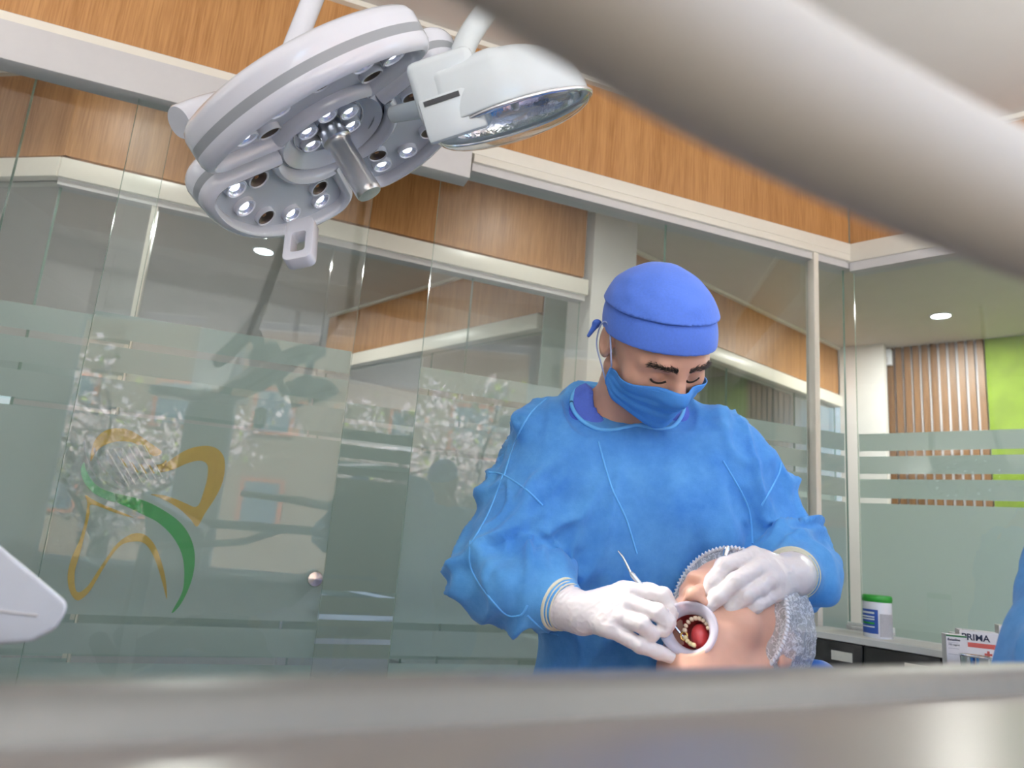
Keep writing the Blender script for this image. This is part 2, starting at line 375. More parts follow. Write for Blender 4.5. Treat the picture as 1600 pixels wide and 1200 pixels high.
# window facade behind the camera
wf_ = empty('wall_window', tuple(WN(0, 0, 0)), kind='structure')
box('parapet', (-6, 0, 0), (8, .14, .75), M_WALL, wf_, WN)
box('lintel', (-6, 0, 2.66), (8, .14, Z_C), M_WALL, wf_, WN)
wins = [(-3.2, -1.9), (-1.75, -.62), (-.5, .55), (.8, 1.9), (2.05, 3.15), (3.3, 4.5)]
prev = -6
for k, (a, b) in enumerate(wins + [(8, 8)]):
    box('pier', (prev, 0, .75), (a, .14, 2.66), M_WALL, wf_, WN); prev = b
for k, (a, b) in enumerate(wins):
    w = empty('window_%d' % (k + 1), tuple(WN((a + b) / 2, .07, .75)), kind='structure')
    for q in ((a, .75, a + .05, 2.66), (b - .05, .75, b, 2.66), (a + .05, .75, b - .05, .8), (a + .05, 2.61, b - .05, 2.66)):
        box('window_frame', (q[0], .04, q[1]), (q[2], .1, q[3]), M_WHITE, w, WN)
    box('window_sill', (a, -.06, .74), (b, .0, .77), M_WHITE, w, WN)
    pane(w, WN, a + .05, b - .05, .07, .8, 2.61, False, .008, 'pane')
# outside: pavement, facing house, blossoming tree seen mirrored in the glass
M_PAVE = mat('pavement', srgb(170, 165, 155), .9, var=.1, scale=4)
box('ground', (-30, -40, -.25), (40, 9, -.12), M_PAVE)['kind'] = 'structure'

# added fill uplighters, out of view, brighten the room by way of the ceiling
def uplighter(fr, s, side, label, power, z=2.05):
    p = fr(s, side * .16, z); o = empty('fill_uplighter', tuple(p), label, 'added fill light', 'added fill uplighters')
    box('bracket', (s - .05, side * .0, z - .12), (s + .05, side * .04, z + .02), M_WHITE, o, fr)
    box('bowl', (s - .32, side * .04, z - .07), (s + .32, side * .30, z), M_WHITE, o, fr, bevel=.02)
    l = area('fill_lamp', fr(s, side * .17, z + .012), .56, power, (.97, .985, 1), (0, 0, 1), 'RECTANGLE'); l.data.size_y = .2
    l.rotation_euler = (math.pi, 0, math.atan2(fr.u[1], fr.u[0])); l.parent = o; l.matrix_parent_inverse = Matrix.Translation(tuple(-p))
for s_, t_ in ((-1.825, 'at left'), (.675, 'in the middle'), (3.225, 'at right')):
    uplighter(WN, s_, -1, 'added white fill uplighter between the windows ' + t_, UP_W)
uplighter(wl, 1.6, -1, 'added white fill uplighter on the plain left wall', UP_W * .6)
# recessed downlights
M_LED = mat('led_glow', (1, 1, 1), .3, emit=(.95, 1, 1), estr=14)
def downlight(p, label, power, r=.075):
    o = empty('downlight', (p[0], p[1], Z_C), label, 'ceiling light', 'recessed ceiling lights')
    lathe('trim_ring', [(r, .002), (r, -.006), (r * .86, -.008), (r * .8, -.001)], (p[0], p[1], Z_C), (0, 0, 1), M_WHITE, o, 28)
    lathe('diffuser', [(0.0, -.0035), (r * .8, -.003)], (p[0], p[1], Z_C), (0, 0, 1), M_LED, o, 28)
    if power:
        l = area('downlight_lamp', (p[0], p[1], Z_C - .012), r * 1.5, power, (1, .98, .94)); l.parent = o; l.matrix_parent_inverse = Matrix.Translation((-p[0], -p[1], -Z_C))
    return o
downlight(ZH(412, 392, 3.0), 'round recessed downlight seen through glass below the surgical lamp', 26)
downlight(ZH(1470, 493, 3.0), 'round recessed downlight in lobby ceiling near slatted wall', 32)
downlight((4.3, 3.3), 'added round fill downlight in lobby ceiling by the green wall', 34)  # added lamp outside the view, brightens the lobby
downlight((3.4, 4.0), 'added round fill downlight in lobby ceiling behind the right glass wall', 22)  # second added lobby lamp, unseen, there only for its light
for s_, t_ in ((1.0, 'by the white column'), (-.9, 'left of the glass door')):  # added pair, hidden above the fascia, to brighten the corridor and white column
    downlight(P1(s_, -.5, 0)[:2], 'added hidden fill downlight in corridor ceiling ' + t_, 3.5)
# ------------------------------------------------------------------ signed-distance modelling (surface nets)
f4 = np.float32
def V3(*a): return np.array(a, f4)
def smin(a, b, k):
    h = np.clip(.5 + .5 * (b - a) / k, 0, 1); return b + (a - b) * h - k * h * (1 - h)
def smax(a, b, k): return -smin(-a, -b, k)
def sd_cap(P, a, b, ra, rb):
    a = np.asarray(a, f4); b = np.asarray(b, f4); ab = b - a; t = np.clip((P - a) @ ab / max(float(ab @ ab), 1e-9), 0, 1)
    return np.linalg.norm(P - a - t[:, None] * ab, axis=1) - (ra + (rb - ra) * t)
def sd_ell(P, c, r, M=None):
    q = P - np.asarray(c, f4)
    if M is not None: q = q @ np.asarray(M, f4).T
    r = np.asarray(r, f4); k0 = np.linalg.norm(q / r, axis=1); k1 = np.linalg.norm(q / (r * r), axis=1)
    return k0 * (k0 - 1) / np.maximum(k1, 1e-6)
def sd_box(P, c, r, M=None, rd=0):
    q = P - np.asarray(c, f4)
    if M is not None: q = q @ np.asarray(M, f4).T
    d = np.abs(q) - (np.asarray(r, f4) - rd)
    return np.linalg.norm(np.maximum(d, 0), axis=1) + np.minimum(d.max(axis=1), 0) - rd
def sd_chain(P, pts, rs, k=None):
    d = None
    for i in range(len(pts) - 1):
        e = sd_cap(P, pts[i], pts[i + 1], rs[i], rs[i + 1]); d = e if d is None else (np.minimum(d, e) if not k else smin(d, e, k))
    return d
def sd_tor(P, c, M, R, r):                     # M rows: x, y, axis
    q = (P - np.asarray(c, f4)) @ np.asarray(M, f4).T
    R = (R, R) if np.isscalar(R) else R
    l = np.sqrt((q[:, 0] / R[0]) ** 2 + (q[:, 1] / R[1]) ** 2); sc = min(R)
    return np.sqrt(((l - 1) * sc) ** 2 + q[:, 2] ** 2) - r
_rng = np.random.RandomState(3); _perm = _rng.permutation(512); _val = _rng.rand(512).astype(f4) * 2 - 1
def vnoise(P, s):                              # smooth 3-D value noise, -1..1
    q = P * s; i = np.floor(q).astype(int); f = (q - i).astype(f4); f = f * f * (3 - 2 * f); r = 0
    for dx in (0, 1):
        for dy in (0, 1):
            for dz in (0, 1):
                h = _val[_perm[(_perm[(_perm[(i[:, 0] + dx) & 511] + i[:, 1] + dy) & 511] + i[:, 2] + dz) & 511]]
                r = r + h * (f[:, 0] if dx else 1 - f[:, 0]) * (f[:, 1] if dy else 1 - f[:, 1]) * (f[:, 2] if dz else 1 - f[:, 2])
    return r
def axis_pts(a, b, h, fine):                     # grid line positions, finer inside the 'fine' interval
    out = [a]
    while out[-1] < b:
        x = out[-1]; s = h
        if fine is not None:
            f0, f1, hf = fine; gap = max(f0 - x, x - f1, 0); s = min(h, hf + gap * .35)
        out.append(x + s)
    while (len(out) - 1) % 4: out.append(out[-1] + h)
    return np.array(out, f4)
def surfnet(fn, lo, hi, h, fine=None):
    lo = np.asarray(lo, f4); hi = np.asarray(hi, f4); B = 4
    ax = [axis_pts(float(lo[k]), float(hi[k]), h, None if fine is None else (float(fine[0][k]), float(fine[1][k]), fine[2])) for k in range(3)]
    n = np.array([len(a) for a in ax])
    cax = [a[::B] for a in ax]
    csp = [np.maximum(np.diff(a, append=a[-1] + (a[-1] - a[-2])), np.diff(a, prepend=a[0] - (a[1] - a[0]))) for a in cax]
    cth = np.maximum.reduce(np.meshgrid(*csp, indexing='ij')) * 2.2
    cg = np.stack(np.meshgrid(*cax, indexing='ij'), -1).reshape(-1, 3)
    cv = fn(cg).reshape([len(a) for a in cax])
    near = np.abs(cv) < cth
    g = near.copy()                             # dilate by one coarse cell
    for k in range(3):
        e = g.copy(); sl = [slice(None)] * 3; s2 = [slice(None)] * 3
        sl[k] = slice(1, None); s2[k] = slice(None, -1); e[tuple(sl)] |= g[tuple(s2)]; e[tuple(s2)] |= g[tuple(sl)]; g = e
    up = [np.minimum((np.arange(n[k]) + B // 2) // B, len(cax[k]) - 1) for k in range(3)]
    mask = g[np.ix_(*up)]; v = np.sign(cv[np.ix_(*up)]).astype(f4) * 10
    I = np.argwhere(mask); pts = np.stack([ax[k][I[:, k]] for k in range(3)], -1)
    out = np.empty(len(I), f4)
    for s in range(0, len(I), 400000): out[s:s + 400000] = fn(pts[s:s + 400000])
    v[mask] = out; ins = v < 0
    cells = np.zeros([m - 1 for m in n], int)
    for dx in (0, 1):
        for dy in (0, 1):
            for dz in (0, 1): cells += ins[dx:n[0] - 1 + dx, dy:n[1] - 1 + dy, dz:n[2] - 1 + dz]
    act = (cells > 0) & (cells < 8); A = np.argwhere(act); idx = -np.ones(act.shape, int); idx[act] = np.arange(len(A))
    acc = np.zeros((len(A), 3), f4); cnt = np.zeros(len(A), f4)
    for k in range(3):
        o1, o2 = [q for q in range(3) if q != k]
        for a in (0, 1):
            for b in (0, 1):
                i0 = A.copy(); i0[:, o1] += a; i0[:, o2] += b; i1 = i0.copy(); i1[:, k] += 1
                va = v[tuple(i0.T)]; vb = v[tuple(i1.T)]; x = (va < 0) != (vb < 0)
                t = np.where(x, va / np.where(x, va - vb, 1), 0); p = i0.astype(f4); p[:, k] += t
                acc[x] += p[x]; cnt[x] += 1
    acc = acc / cnt[:, None]; verts = np.stack([np.interp(acc[:, k], np.arange(n[k]), ax[k]) for k in range(3)], -1).astype(f4); F = []
    for k in range(3):
        o1, o2 = (k + 1) % 3, (k + 2) % 3
        sa = [slice(None)] * 3; sb = [slice(None)] * 3; sa[k] = slice(None, -1); sb[k] = slice(1, None)
        E = np.argwhere(ins[tuple(sa)] != ins[tuple(sb)])
        E = E[(E[:, o1] > 0) & (E[:, o2] > 0) & (E[:, o1] < n[o1] - 1) & (E[:, o2] < n[o2] - 1)]
        q = []
        for a, b in ((1, 1), (0, 1), (0, 0), (1, 0)):
            c = E.copy(); c[:, o1] -= a; c[:, o2] -= b; q.append(idx[tuple(c.T)])
        q = np.stack(q, 1); fl = ~ins[tuple(E.T)]; q[fl] = q[fl][:, ::-1]; F.append(q)
    F = np.concatenate(F); F = F[(F >= 0).all(1)]
    return verts, F
def grad(fn, P, e=1e-3):
    g = np.stack([fn(P + V3(*(e * (np.arange(3) == k)))) - fn(P - V3(*(e * (np.arange(3) == k)))) for k in range(3)], -1)
    return g / np.maximum(np.linalg.norm(g, axis=1, keepdims=True), 1e-9)
def quick(name, V, F, mats, parent=None, mi=None, smooth=True):
    me = bpy.data.meshes.new(name); V = np.asarray(V, f4); F = np.asarray(F, np.int32)
    me.vertices.add(len(V)); me.vertices.foreach_set('co', V.ravel())
    k = F.shape[1]; me.loops.add(F.size); me.loops.foreach_set('vertex_index', F.ravel())
    me.polygons.add(len(F)); me.polygons.foreach_set('loop_start', np.arange(0, F.size, k, dtype=np.int32))
    if mi is not None: me.polygons.foreach_set('material_index', np.asarray(mi, np.int32))
    me.update(calc_edges=True); me.validate()
    if smooth: me.polygons.foreach_set('use_smooth', [True] * len(me.polygons))
    return link(name, me, mats, parent)
def sdf_obj(name, fn, lo, hi, h, m, parent=None, post=None, relax=1, proj=True, fine=None):
    t0 = time.time(); V, F = surfnet(fn, lo, hi, h, fine)
    if proj:
        for _ in range(relax): V = V - fn(V)[:, None] * grad(fn, V, h * .5)
    if post is not None: V = post(V)
    if time.time() - t0 > 1.5: print('slow', name, len(V), round(time.time() - t0, 1))
    return quick(name, V, F, m, parent)
def cast(fn, px, py, y0, y1, n=160):             # first hit of a pixel's ray with an SDF
    ys = np.linspace(y0, y1, n); P = np.array([W(px, py, y) for y in ys], f4); d = fn(P); k = np.argmax(d < 0)
    if not (d < 0).any(): k = int(np.argmin(d))
    return P[k]

# ------------------------------------------------------------------ surgical lamp
def lens(parent, fr, x, y, z, r, lit, tilt):
    # shallow cup, reflector and lens dome in the petal's own frame
    c = fr(x, y, z); nrm = tilt
    lathe('led_rim', [(r * 1.22, -.0085), (r * 1.18, .0015), (r * 1.04, .0022), (r * .97, .0)], c, nrm, M_LWHITE, parent, 20, cap=False)
    cup = lathe('led_cup', [(r * 1.0, .0005), (r * .82, -.0032), (r * .4, -.0058), (0.0, -.006)], c, nrm, M_CUPL if lit else M_CUPD, parent, 20, cap=False)
    if lit: lathe('led_chip', [(r * .58, -.0046), (r * .45, -.0026), (r * .25, -.0012), (0.0, -.0008)], c, nrm, M_CHIP, cup, 14, cap=False)
    else: lathe('led_chip', [(r * .26, -.0058), (0.0, -.004)], c, nrm, M_CHIPO, cup, 8, cap=False)
M_CUPL = mat('led_reflector', (.72, .74, .86), .25, .75, var=.03, emit=(.7, .76, 1), estr=.06)
M_CUPD = mat('led_reflector_dark', srgb(88, 74, 66), .3, .5, var=.1)
M_CHIP = mat('led_chip_lit', (1, 1, 1), .3, emit=(.85, .9, 1), estr=2.2)
M_CHIPO = mat('led_chip_amber', srgb(160, 110, 70), .4)
M_PFACE = mat('lamp_face', srgb(205, 208, 218), .2, var=.01, coat=.5)
M_STRIPE = mat('lamp_grey_band', srgb(150, 154, 160), .35, var=.01)
LAMP_N = view_at(520, 208, (.43, -.79, .45)); LAMP_N /= np.linalg.norm(LAMP_N)
LAMP_C = W(520, 208, 1.10)
le1 = view_at(520, 208, (.86, .51, 0)); le1 -= LAMP_N * np.dot(le1, LAMP_N); le1 /= np.linalg.norm(le1); le2 = np.cross(LAMP_N, le1)
LFR = lambda x, y, z: LAMP_C + le1 * x + le2 * y + LAMP_N * z
lamp = empty('surgical_lamp', tuple(LAMP_C), 'white multi-petal surgical lamp with round LED lenses and steel centre handle', 'lamp')
RO, RI = .252, .088
def petal(a0, a1, tilt):
    # rounded sector outline (polar), swept down as rim + face; tilted about its chord so the face looks inward
    am = (a0 + a1) / 2; half = (a1 - a0) / 2; out = []
    rc = .045
    N = 40
    def sector():
        P = []
        ins = math.asin(rc / (RO - rc))
        for k in range(N + 1):
            a = -half + ins + (2 * half - 2 * ins) * k / N; P.append((RO * math.cos(a), RO * math.sin(a)))
        ca = (np.cos(half - ins) * (RO - rc), np.sin(half - ins) * (RO - rc))
        for k in range(1, 10):
            a = (half - ins) + (math.pi / 2 + ins) * k / 9; P.append((ca[0] + rc * math.cos(a), ca[1] + rc * math.sin(a)))
        r2 = RI + .012
        for k in range(13):
            a = (half * .93) * (1 - 2 * k / 12); P.append((r2 * math.cos(a), r2 * math.sin(a)))
        for k in range(9, 0, -1):
            a = (half - ins) + (math.pi / 2 + ins) * k / 9; P.append((ca[0] + rc * math.cos(a), -(ca[1] + rc * math.sin(a))))
        return np.array(P)
    S = sector(); ct = S.mean(0)
    cr, sr = math.cos(am), math.sin(am)
    def fr(u, v, z):                    # petal frame: u radial, v tangential
        u0 = u - RI; w = u0 * math.sin(tilt) + z * math.cos(tilt); uu = RI + u0 * math.cos(tilt) - z * math.sin(tilt)
        return LFR(uu * cr - v * sr, uu * sr + v * cr, w)
    def ring(ins, z):
        out = []
        m = len(S)
        for i in range(m):
            t = S[(i + 1) % m] - S[i - 1]; t /= np.linalg.norm(t) + 1e-9; nn = np.array([-t[1], t[0]])
            q = S[i] + nn * ins; out.append(fr(q[0], q[1], z))
        return out
    layers = [(.030, -.058), (.012, -.054), (.004, -.046), (0, -.036), (0, -.0181), (0, -.018), (0.0, -.004), (0, -.0039), (0, .004), (.003, .012), (.008, .017), (.014, .0185), (.019, .016), (.022, .010), (.0225, -.002)]
    V = []; F = []; mi = []; m = len(S)
    for ins, z in layers: V += ring(ins, z)
    for L_ in range(len(layers) - 1):
        for i in range(m):
            F.append((L_ * m + i, L_ * m + (i + 1) % m, (L_ + 1) * m + (i + 1) % m, (L_ + 1) * m + i)); mi.append(1 if L_ == 5 or L_ == 6 else 0)
    F.append(tuple(range(m))); mi.append(0)
    F.append(tuple(range((len(layers) - 1) * m, len(layers) * m))); mi.append(2)
    o = mesh('lamp_petal', V, F, [M_LWHITE, M_STRIPE, M_PFACE], lamp, True, mi=mi, sharp=38)
    nz = LAMP_N * math.cos(tilt) - (le1 * cr + le2 * sr) * math.sin(tilt)
    return o, fr, nz
TL = math.radians(13)
led_pat = [(r_ * math.cos(math.radians(a_)), r_ * math.sin(math.radians(a_)), l_) for r_, a_, l_ in ((.198, -43, 1), (.203, -25, 1), (.205, -5, 0), (.203, 15, 1), (.198, 36, 1), (.155, 33, 0), (.155, -38, 0))]
for a0, a1 in ((28, 148), (154, 262), (268, 382)):
    o, fr, nz = petal(math.radians(a0), math.radians(a1), TL)
    sc_ = 1.0 if a1 - a0 > 115 else .9
    for u, v, lit in led_pat: lens(o, fr, u, v * sc_, .005, .0165, lit, nz)
# hub with six lenses, handle, back housing
hub = lathe('hub', [(.02, -.07), (.085, -.062), (.1, -.045), (.104, -.02), (.1, -.004), (.094, .004), (.088, .0), (.072, -.014), (.066, -.016), (0, -.016)], LAMP_C, LAMP_N, M_LWHITE, lamp, 48, up=le2)
lathe('hub_ring', [(.0665, -.0155), (.0665, -.012), (.0645, -.012), (.0645, -.0155)], LAMP_C, LAMP_N, M_WHITE, hub, 48, cap=False)
for k in range(6):
    a = math.radians(20 + 60 * k); lens(hub, LFR, .045 * math.cos(a), .045 * math.sin(a), -.008, .0155, 1, LAMP_N)
hd = lathe('handle', [(.023, -.016), (.023, .006), (.026, .007), (.026, .016), (.0235, .018), (.0215, .022), (.0205, .03), (.0225, .115), (.0225, .121), (.0205, .125), (.0, .126)], LAMP_C, LAMP_N, M_STEEL, lamp, 32)
lathe('back_housing', [(.0, -.13), (.06, -.125), (.075, -.11), (.08, -.07), (.07, -.05)], LAMP_C, LAMP_N, M_LWHITE, lamp, 32)
# side grip with cut-out below the lower petal
gp = [W(472, 362, 1.075), W(470, 384, 1.06), W(467, 412, 1.045)]
gx = view_vec((.98, .18, .05)); gz = (gp[2] - gp[0]) / np.linalg.norm(gp[2] - gp[0]); gx -= gz * np.dot(gx, gz); gx /= np.linalg.norm(gx); gy = np.cross(gz, gx)
GF = lambda x, y, z: gp[0] + gx * x + gy * y + gz * z
def loop_plate(name, outer, inner, y0, y1, fr, m, parent):
    n_ = len(outer); V = [fr(a, y, b) for y in (y0, y1) for poly in (outer, inner) for a, b in poly]; F = []
    for i in range(n_):
        j = (i + 1) % n_
        F += [(i, j, n_ + j, n_ + i), (2 * n_ + i, 3 * n_ + i, 3 * n_ + j, 2 * n_ + j), (i, 2 * n_ + i, 2 * n_ + j, j), (n_ + i, n_ + j, 3 * n_ + j, 3 * n_ + i)]
    return mesh(name, V, F, m, parent, True, sharp=35)
def rrect(x0, z0, x1, z1, r, k=5):
    P = []
    for cx, cz, a0 in ((x1 - r, z1 - r, 0), (x0 + r, z1 - r, 90), (x0 + r, z0 + r, 180), (x1 - r, z0 + r, 270)):
        for q in range(k + 1):
            a = math.radians(a0 + 90 * q / k); P.append((cx + r * math.cos(a), cz + r * math.sin(a)))
    return P
gl = float(np.linalg.norm(gp[2] - gp[0]))
bev(loop_plate('side_grip', rrect(-.024, -.02, .024, gl, .012), rrect(-.011, .012, .011, gl - .018, .005), -.012, .012, GF, M_LWHITE, lamp), .003)
# yoke and arm up to the ceiling
yk = [W(283, 191, 1.08), W(330, 178, 1.12), W(400, 158, 1.20), W(440, 120, 1.24)]
lathe('joint_cap', [(.0, -.004), (.026, -.004), (.0285, .0), (.0285, .004)], yk[0], yk[1] - yk[0], M_LWHITE, lamp, 28)
tube('yoke', catmull(yk, 6), [.028 + .006 * math.sin(i / 18 * 3) for i in range(19)], M_LWHITE, lamp, 24)
tube('yoke_link', [W(430, 150, 1.2), LAMP_C - LAMP_N * .1], .03, M_LWHITE, lamp, 20)
top = ZH(480, 0, 1.9); pole0 = W(452, 92, 1.24); pole1 = W(493, -12, 1.25); dv = (pole1 - pole0)
tpole = pole0 + dv * ((Z_C - pole0[2]) / dv[2])
tube('pole', [pole0 - dv * .25, tpole], .021, M_LWHITE, lamp, 24)
lathe('ceiling_flange', [(.075, -.004), (.075, -.03), (.05, -.05), (.022, -.055)], tpole - np.array([0, 0, .0]), (0, 0, 1), M_LWHITE, lamp, 28)
tgt = W(1075, 985, .95)
sp = bpy.data.lights.new('surgical_beam', 'SPOT'); sp.energy = BEAM_W; sp.spot_size = math.radians(17); sp.spot_blend = .5; sp.shadow_soft_size = .10; sp.color = (1, .98, .97)
spo = bpy.data.objects.new('surgical_beam', sp); COL.objects.link(spo); spo.location = LFR(0, 0, .14)
spo.rotation_euler = Vector(tgt - LFR(0, 0, .14)).to_track_quat('-Z', 'Y').to_euler(); spo.parent = lamp; spo.matrix_parent_inverse = Matrix.Translation(tuple(-LAMP_C))

# ------------------------------------------------------------------ dental operating light with reflector
OL_C = W(790, 152, .93)
ox = view_vec((.955, .275, .10)); oz = view_vec((-.30, .93, .05)); ox /= np.linalg.norm(ox); oz -= ox * np.dot(ox, oz); oz /= np.linalg.norm(oz); oy = np.cross(oz, ox)  # x along the long axis, z out of the back, y toward/away
OM = np.stack([ox, oy, oz]).astype(f4)
OF = lambda x, y, z: OL_C + ox * x + oy * y + oz * z
ol = empty('operating_light', tuple(OL_C), 'white dental operating light with clear oval reflector', 'lamp')
def to_l(P): return (P - OL_C.astype(f4)) @ OM.T
def shell_sdf(P):
    q = to_l(P)
    d = sd_ell(q, (.0, 0, -.03), (.118, .075, .098)); d = smin(d, sd_box(q, (-.045, 0, -.0), (.055, .06, .055), None, .02), .02)
    d = np.maximum(d, -(q[:, 2] + .030))
    return d
def shell_hollow(P):
    q = to_l(P); d = shell_sdf(P)
    return smax(d, -sd_ell(q, (.01, 0, -.034), (.098, .06, .055)), .003)
M_OLW = mat('operating_light_white', srgb(214, 222, 226), .25, var=.01, coat=.3)
R_ = .16
sdf_obj('housing', shell_hollow, OL_C - R_, OL_C + R_, .0022, M_OLW, ol)
def refl_prof(k, n=10):
    return k
V = []; F = []; seg = 40; rows = 10
for i in range(rows + 1):
    t = i / rows * math.pi / 2
    for k in range(seg):
        a = 2 * math.pi * k / seg; V.append(OF(.01 + .0965 * math.cos(a) * math.cos(t), .0585 * math.sin(a) * math.cos(t), -.031 + .05 * math.sin(t)))
for i in range(rows):
    for k in range(seg): F.append((i * seg + k, i * seg + (k + 1) % seg, (i + 1) * seg + (k + 1) % seg, (i + 1) * seg + k))
M_REFL = mat('faceted_reflector', (.8, .81, .84), .09, 1, var=.03, scale=120, bump=.35)
mesh('reflector', V, F, M_REFL, ol, True)
# clear bowl over the reflector, bulging outwards, with a chromed rim
def bowl(name, rx, ry, dep, z0, m, rows=8):
    V = []; F = []
    for i in range(rows + 1):
        t = i / rows * math.pi / 2
        for k in range(seg):
            a = 2 * math.pi * k / seg; V.append(OF(.004 + rx * math.cos(a) * math.cos(t), ry * math.sin(a) * math.cos(t), z0 - dep * math.sin(t)))
    for i in range(rows):
        for k in range(seg): F.append((i * seg + k, i * seg + (k + 1) % seg, (i + 1) * seg + (k + 1) % seg, (i + 1) * seg + k))
    return mesh(name, V, F, m, ol, True)
bowl('clear_cover', .117, .074, .026, -.034, glass_mat('clear_plastic', (.93, .95, .97), 1.45))
tube('chrome_rim', [OF(.004 + .1165 * math.cos(a), .0735 * math.sin(a), -.0325) for a in np.linspace(0, 2 * math.pi, 60)], .0032, M_CHROME, ol, 8, False)
lathe('bulb', [(.0, .026), (.006, .022), (.007, 0), (.005, -.012), (.0, -.014)], OF(.01, 0, -.01), oz, mat('bulb_glass', (.8, .82, .85), .05, .3), ol, 16)
# boxy arm mount at the left with a slot, and the round grip
box('mount_block', (-.125, -.058, -.018), (-.028, .058, .07), M_OLW, ol, OF, bevel=.012, seg=3)
box('switch_plate', (-.120, -.066, -.05), (-.034, -.052, .012), M_OLW, ol, OF, bevel=.005)
box('slot', (-.112, -.0672, .0), (-.06, -.0655, .007), M_DARK, ol, OF)
gA, gB = W(668, 168, .97), W(610, 180, 1.0)
tube('grip', [gA, gA + (gB - gA) * .5, gB - (gB - gA) * .06, gB], [.0145, .0135, .0125, .009], M_OLW, ol, 20)
tube('support_arm', catmull([OF(-.06, .03, .05), OF(-.04, .10, .13), OF(.02, .2, .22), OF(.1, .32, .3)], 6), .019, M_OLW, ol, 18)
sa = OF(.1, .32, .3); tube('ceiling_post', [sa, np.array([sa[0], sa[1], Z_C])], .022, M_OLW, ol, 18)

# ------------------------------------------------------------------ close, out-of-focus unit arm across the top right
M_ARM = mat('unit_arm_enamel', srgb(192, 184, 172), .62, var=.01)
def WD(px, py, dist):                     # point on a ray at a distance along the view axis
    return CAMP + ray(px, py) * dist
ua = empty('dental_boom', tuple(WD(1300, 170, .17)), 'thick cream tubular arm crossing close above the camera', 'boom')
apts = [WD(560, -300, .115), WD(880, -72, .135), WD(1150, 106, .158), WD(1400, 238, .178), WD(1620, 336, .20), WD(1900, 446, .235)]
tube('arm_tube', catmull(apts, 8), list(np.linspace(.0168, .0182, 41)), M_ARM, ua, 40)
ae = apts[-1] + np.array([.55, .25, -.06]); tube('arm_tail', catmull([apts[-2], apts[-1], ae], 6), list(np.linspace(.0178, .03, 13)), M_ARM, ua, 24)
tube('arm_post', [ae + np.array([0, 0, .05]), np.array([ae[0], ae[1], .0])], .035, M_ARM, ua, 20)
# ------------------------------------------------------------------ instrument tray just under the lens
M_TRAY = mat('tray_steel', srgb(126, 124, 118), .38, .3, var=.03, scale=20)
M_TRAYI = mat('tray_liner', srgb(150, 142, 134), .3, .35, var=.05, scale=8)
tr = empty('instrument_tray', (.1, .33, 1.10), 'glossy grey instrument tray close below the camera', 'tray')
e0, e1 = ZH(200, 1043, 1.152), ZH(1560, 1027, 1.152); tu = (e1 - e0); tu /= np.linalg.norm(tu); tn = np.array([-tu[1], tu[0], 0]); TZ = 1.152
tcen = (e0 + e1) / 2 - tn * .27; tcen[2] = TZ - .022
TM = np.stack([tu, tn, np.array([0, 0, 1.0])])
def tray_sdf(P):
    q = (P - tcen.astype(f4)) @ TM.T.astype(f4)
    d = sd_box(q, (0, 0, 0), (.62, .27, .022), None, .016)
    return smax(d, -sd_box(q, (0, 0, .03), (.585, .235, .022), None, .015), .006)
sdf_obj('tray_body', tray_sdf, tcen - np.array([.75, .6, .05]), tcen + np.array([.75, .6, .05]), .006, M_TRAY, tr)
TF = lambda x, y, z: tcen + tu * x + tn * y + np.array([0, 0, z])
box('liner', (-.58, -.23, .0085), (.58, .23, .0115), M_TRAYI, tr, TF)
tube('tray_stem', [tcen + np.array([0, 0, -.015]), tcen + np.array([-.1, -.25, -.1]), (-.35, -.5, .95), (-.4, -.55, .0)], .022, M_ARM, tr, 18)
# ------------------------------------------------------------------ white unit head at the left edge
hw = empty('dental_unit', tuple(W(20, 930, .62)), 'white plastic dental unit head poking in at lower left', 'dental unit')
UC = W(-60, 960, .66)
upx = [(-260, 640), (-120, 752), (0, 852), (60, 902), (88, 926), (106, 940), (104, 958), (88, 984), (50, 1004), (-60, 1012), (-260, 1020)]
ufw = ray(40, 935); ufw /= np.linalg.norm(ufw); k = len(upx); V = [W(x, y, .62 - x * .0003) for x, y in upx] + [W(x, y, .62 - x * .0003) + ufw * .11 for x, y in upx]
us = mesh('shell', V, [tuple(range(k)), tuple(range(2 * k - 1, k - 1, -1))] + [(i, (i + 1) % k, k + (i + 1) % k, k + i) for i in range(k)], M_WHITE, hw); bev(us, .012, 4, 20)
box_l = [W(x, y, .6185 - x * .0003) for x, y in ((-200, 930), (60, 962))]; tube('seam_line', box_l, .0012, M_RAIL, us, 6)
tube('stem', [UC - np.array([.15, 0, .03]), UC - np.array([.16, 0, .4]), UC - np.array([.16, 0, float(UC[2])])], .03, M_WHITE, hw, 18)
# ------------------------------------------------------------------ people
def skin_mat(name, c, sss=.12):
    m = mat(name, c, .48, var=.07, scale=28, bump=.12, sss=sss, spec=.35); return m
M_SKIN = skin_mat('skin_tan', srgb(216, 166, 142)); M_SKINP = skin_mat('skin_patient', srgb(222, 172, 148))
M_BROW = mat('brow_hair', srgb(48, 36, 30), .7, var=.25, scale=300)
M_CAP = mat('cap_cotton', srgb(84, 124, 222), .8, var=.05, scale=260, bump=.12, sheen=.15)
M_SCRUB = mat('scrub_cotton', srgb(82, 110, 208), .8, var=.05, scale=260, bump=.12)
M_MASK = mat('mask_fabric', srgb(72, 146, 226), .75, var=.04, scale=400, bump=.1)
M_LOOP = mat('ear_loop', srgb(176, 190, 232), .6, var=.02)
M_GLOVE = mat('latex_glove', srgb(232, 222, 218), .34, var=.03, scale=30, bump=.08, sss=.05)
M_BEAD = mat('glove_bead', srgb(230, 224, 196), .4, var=.04)
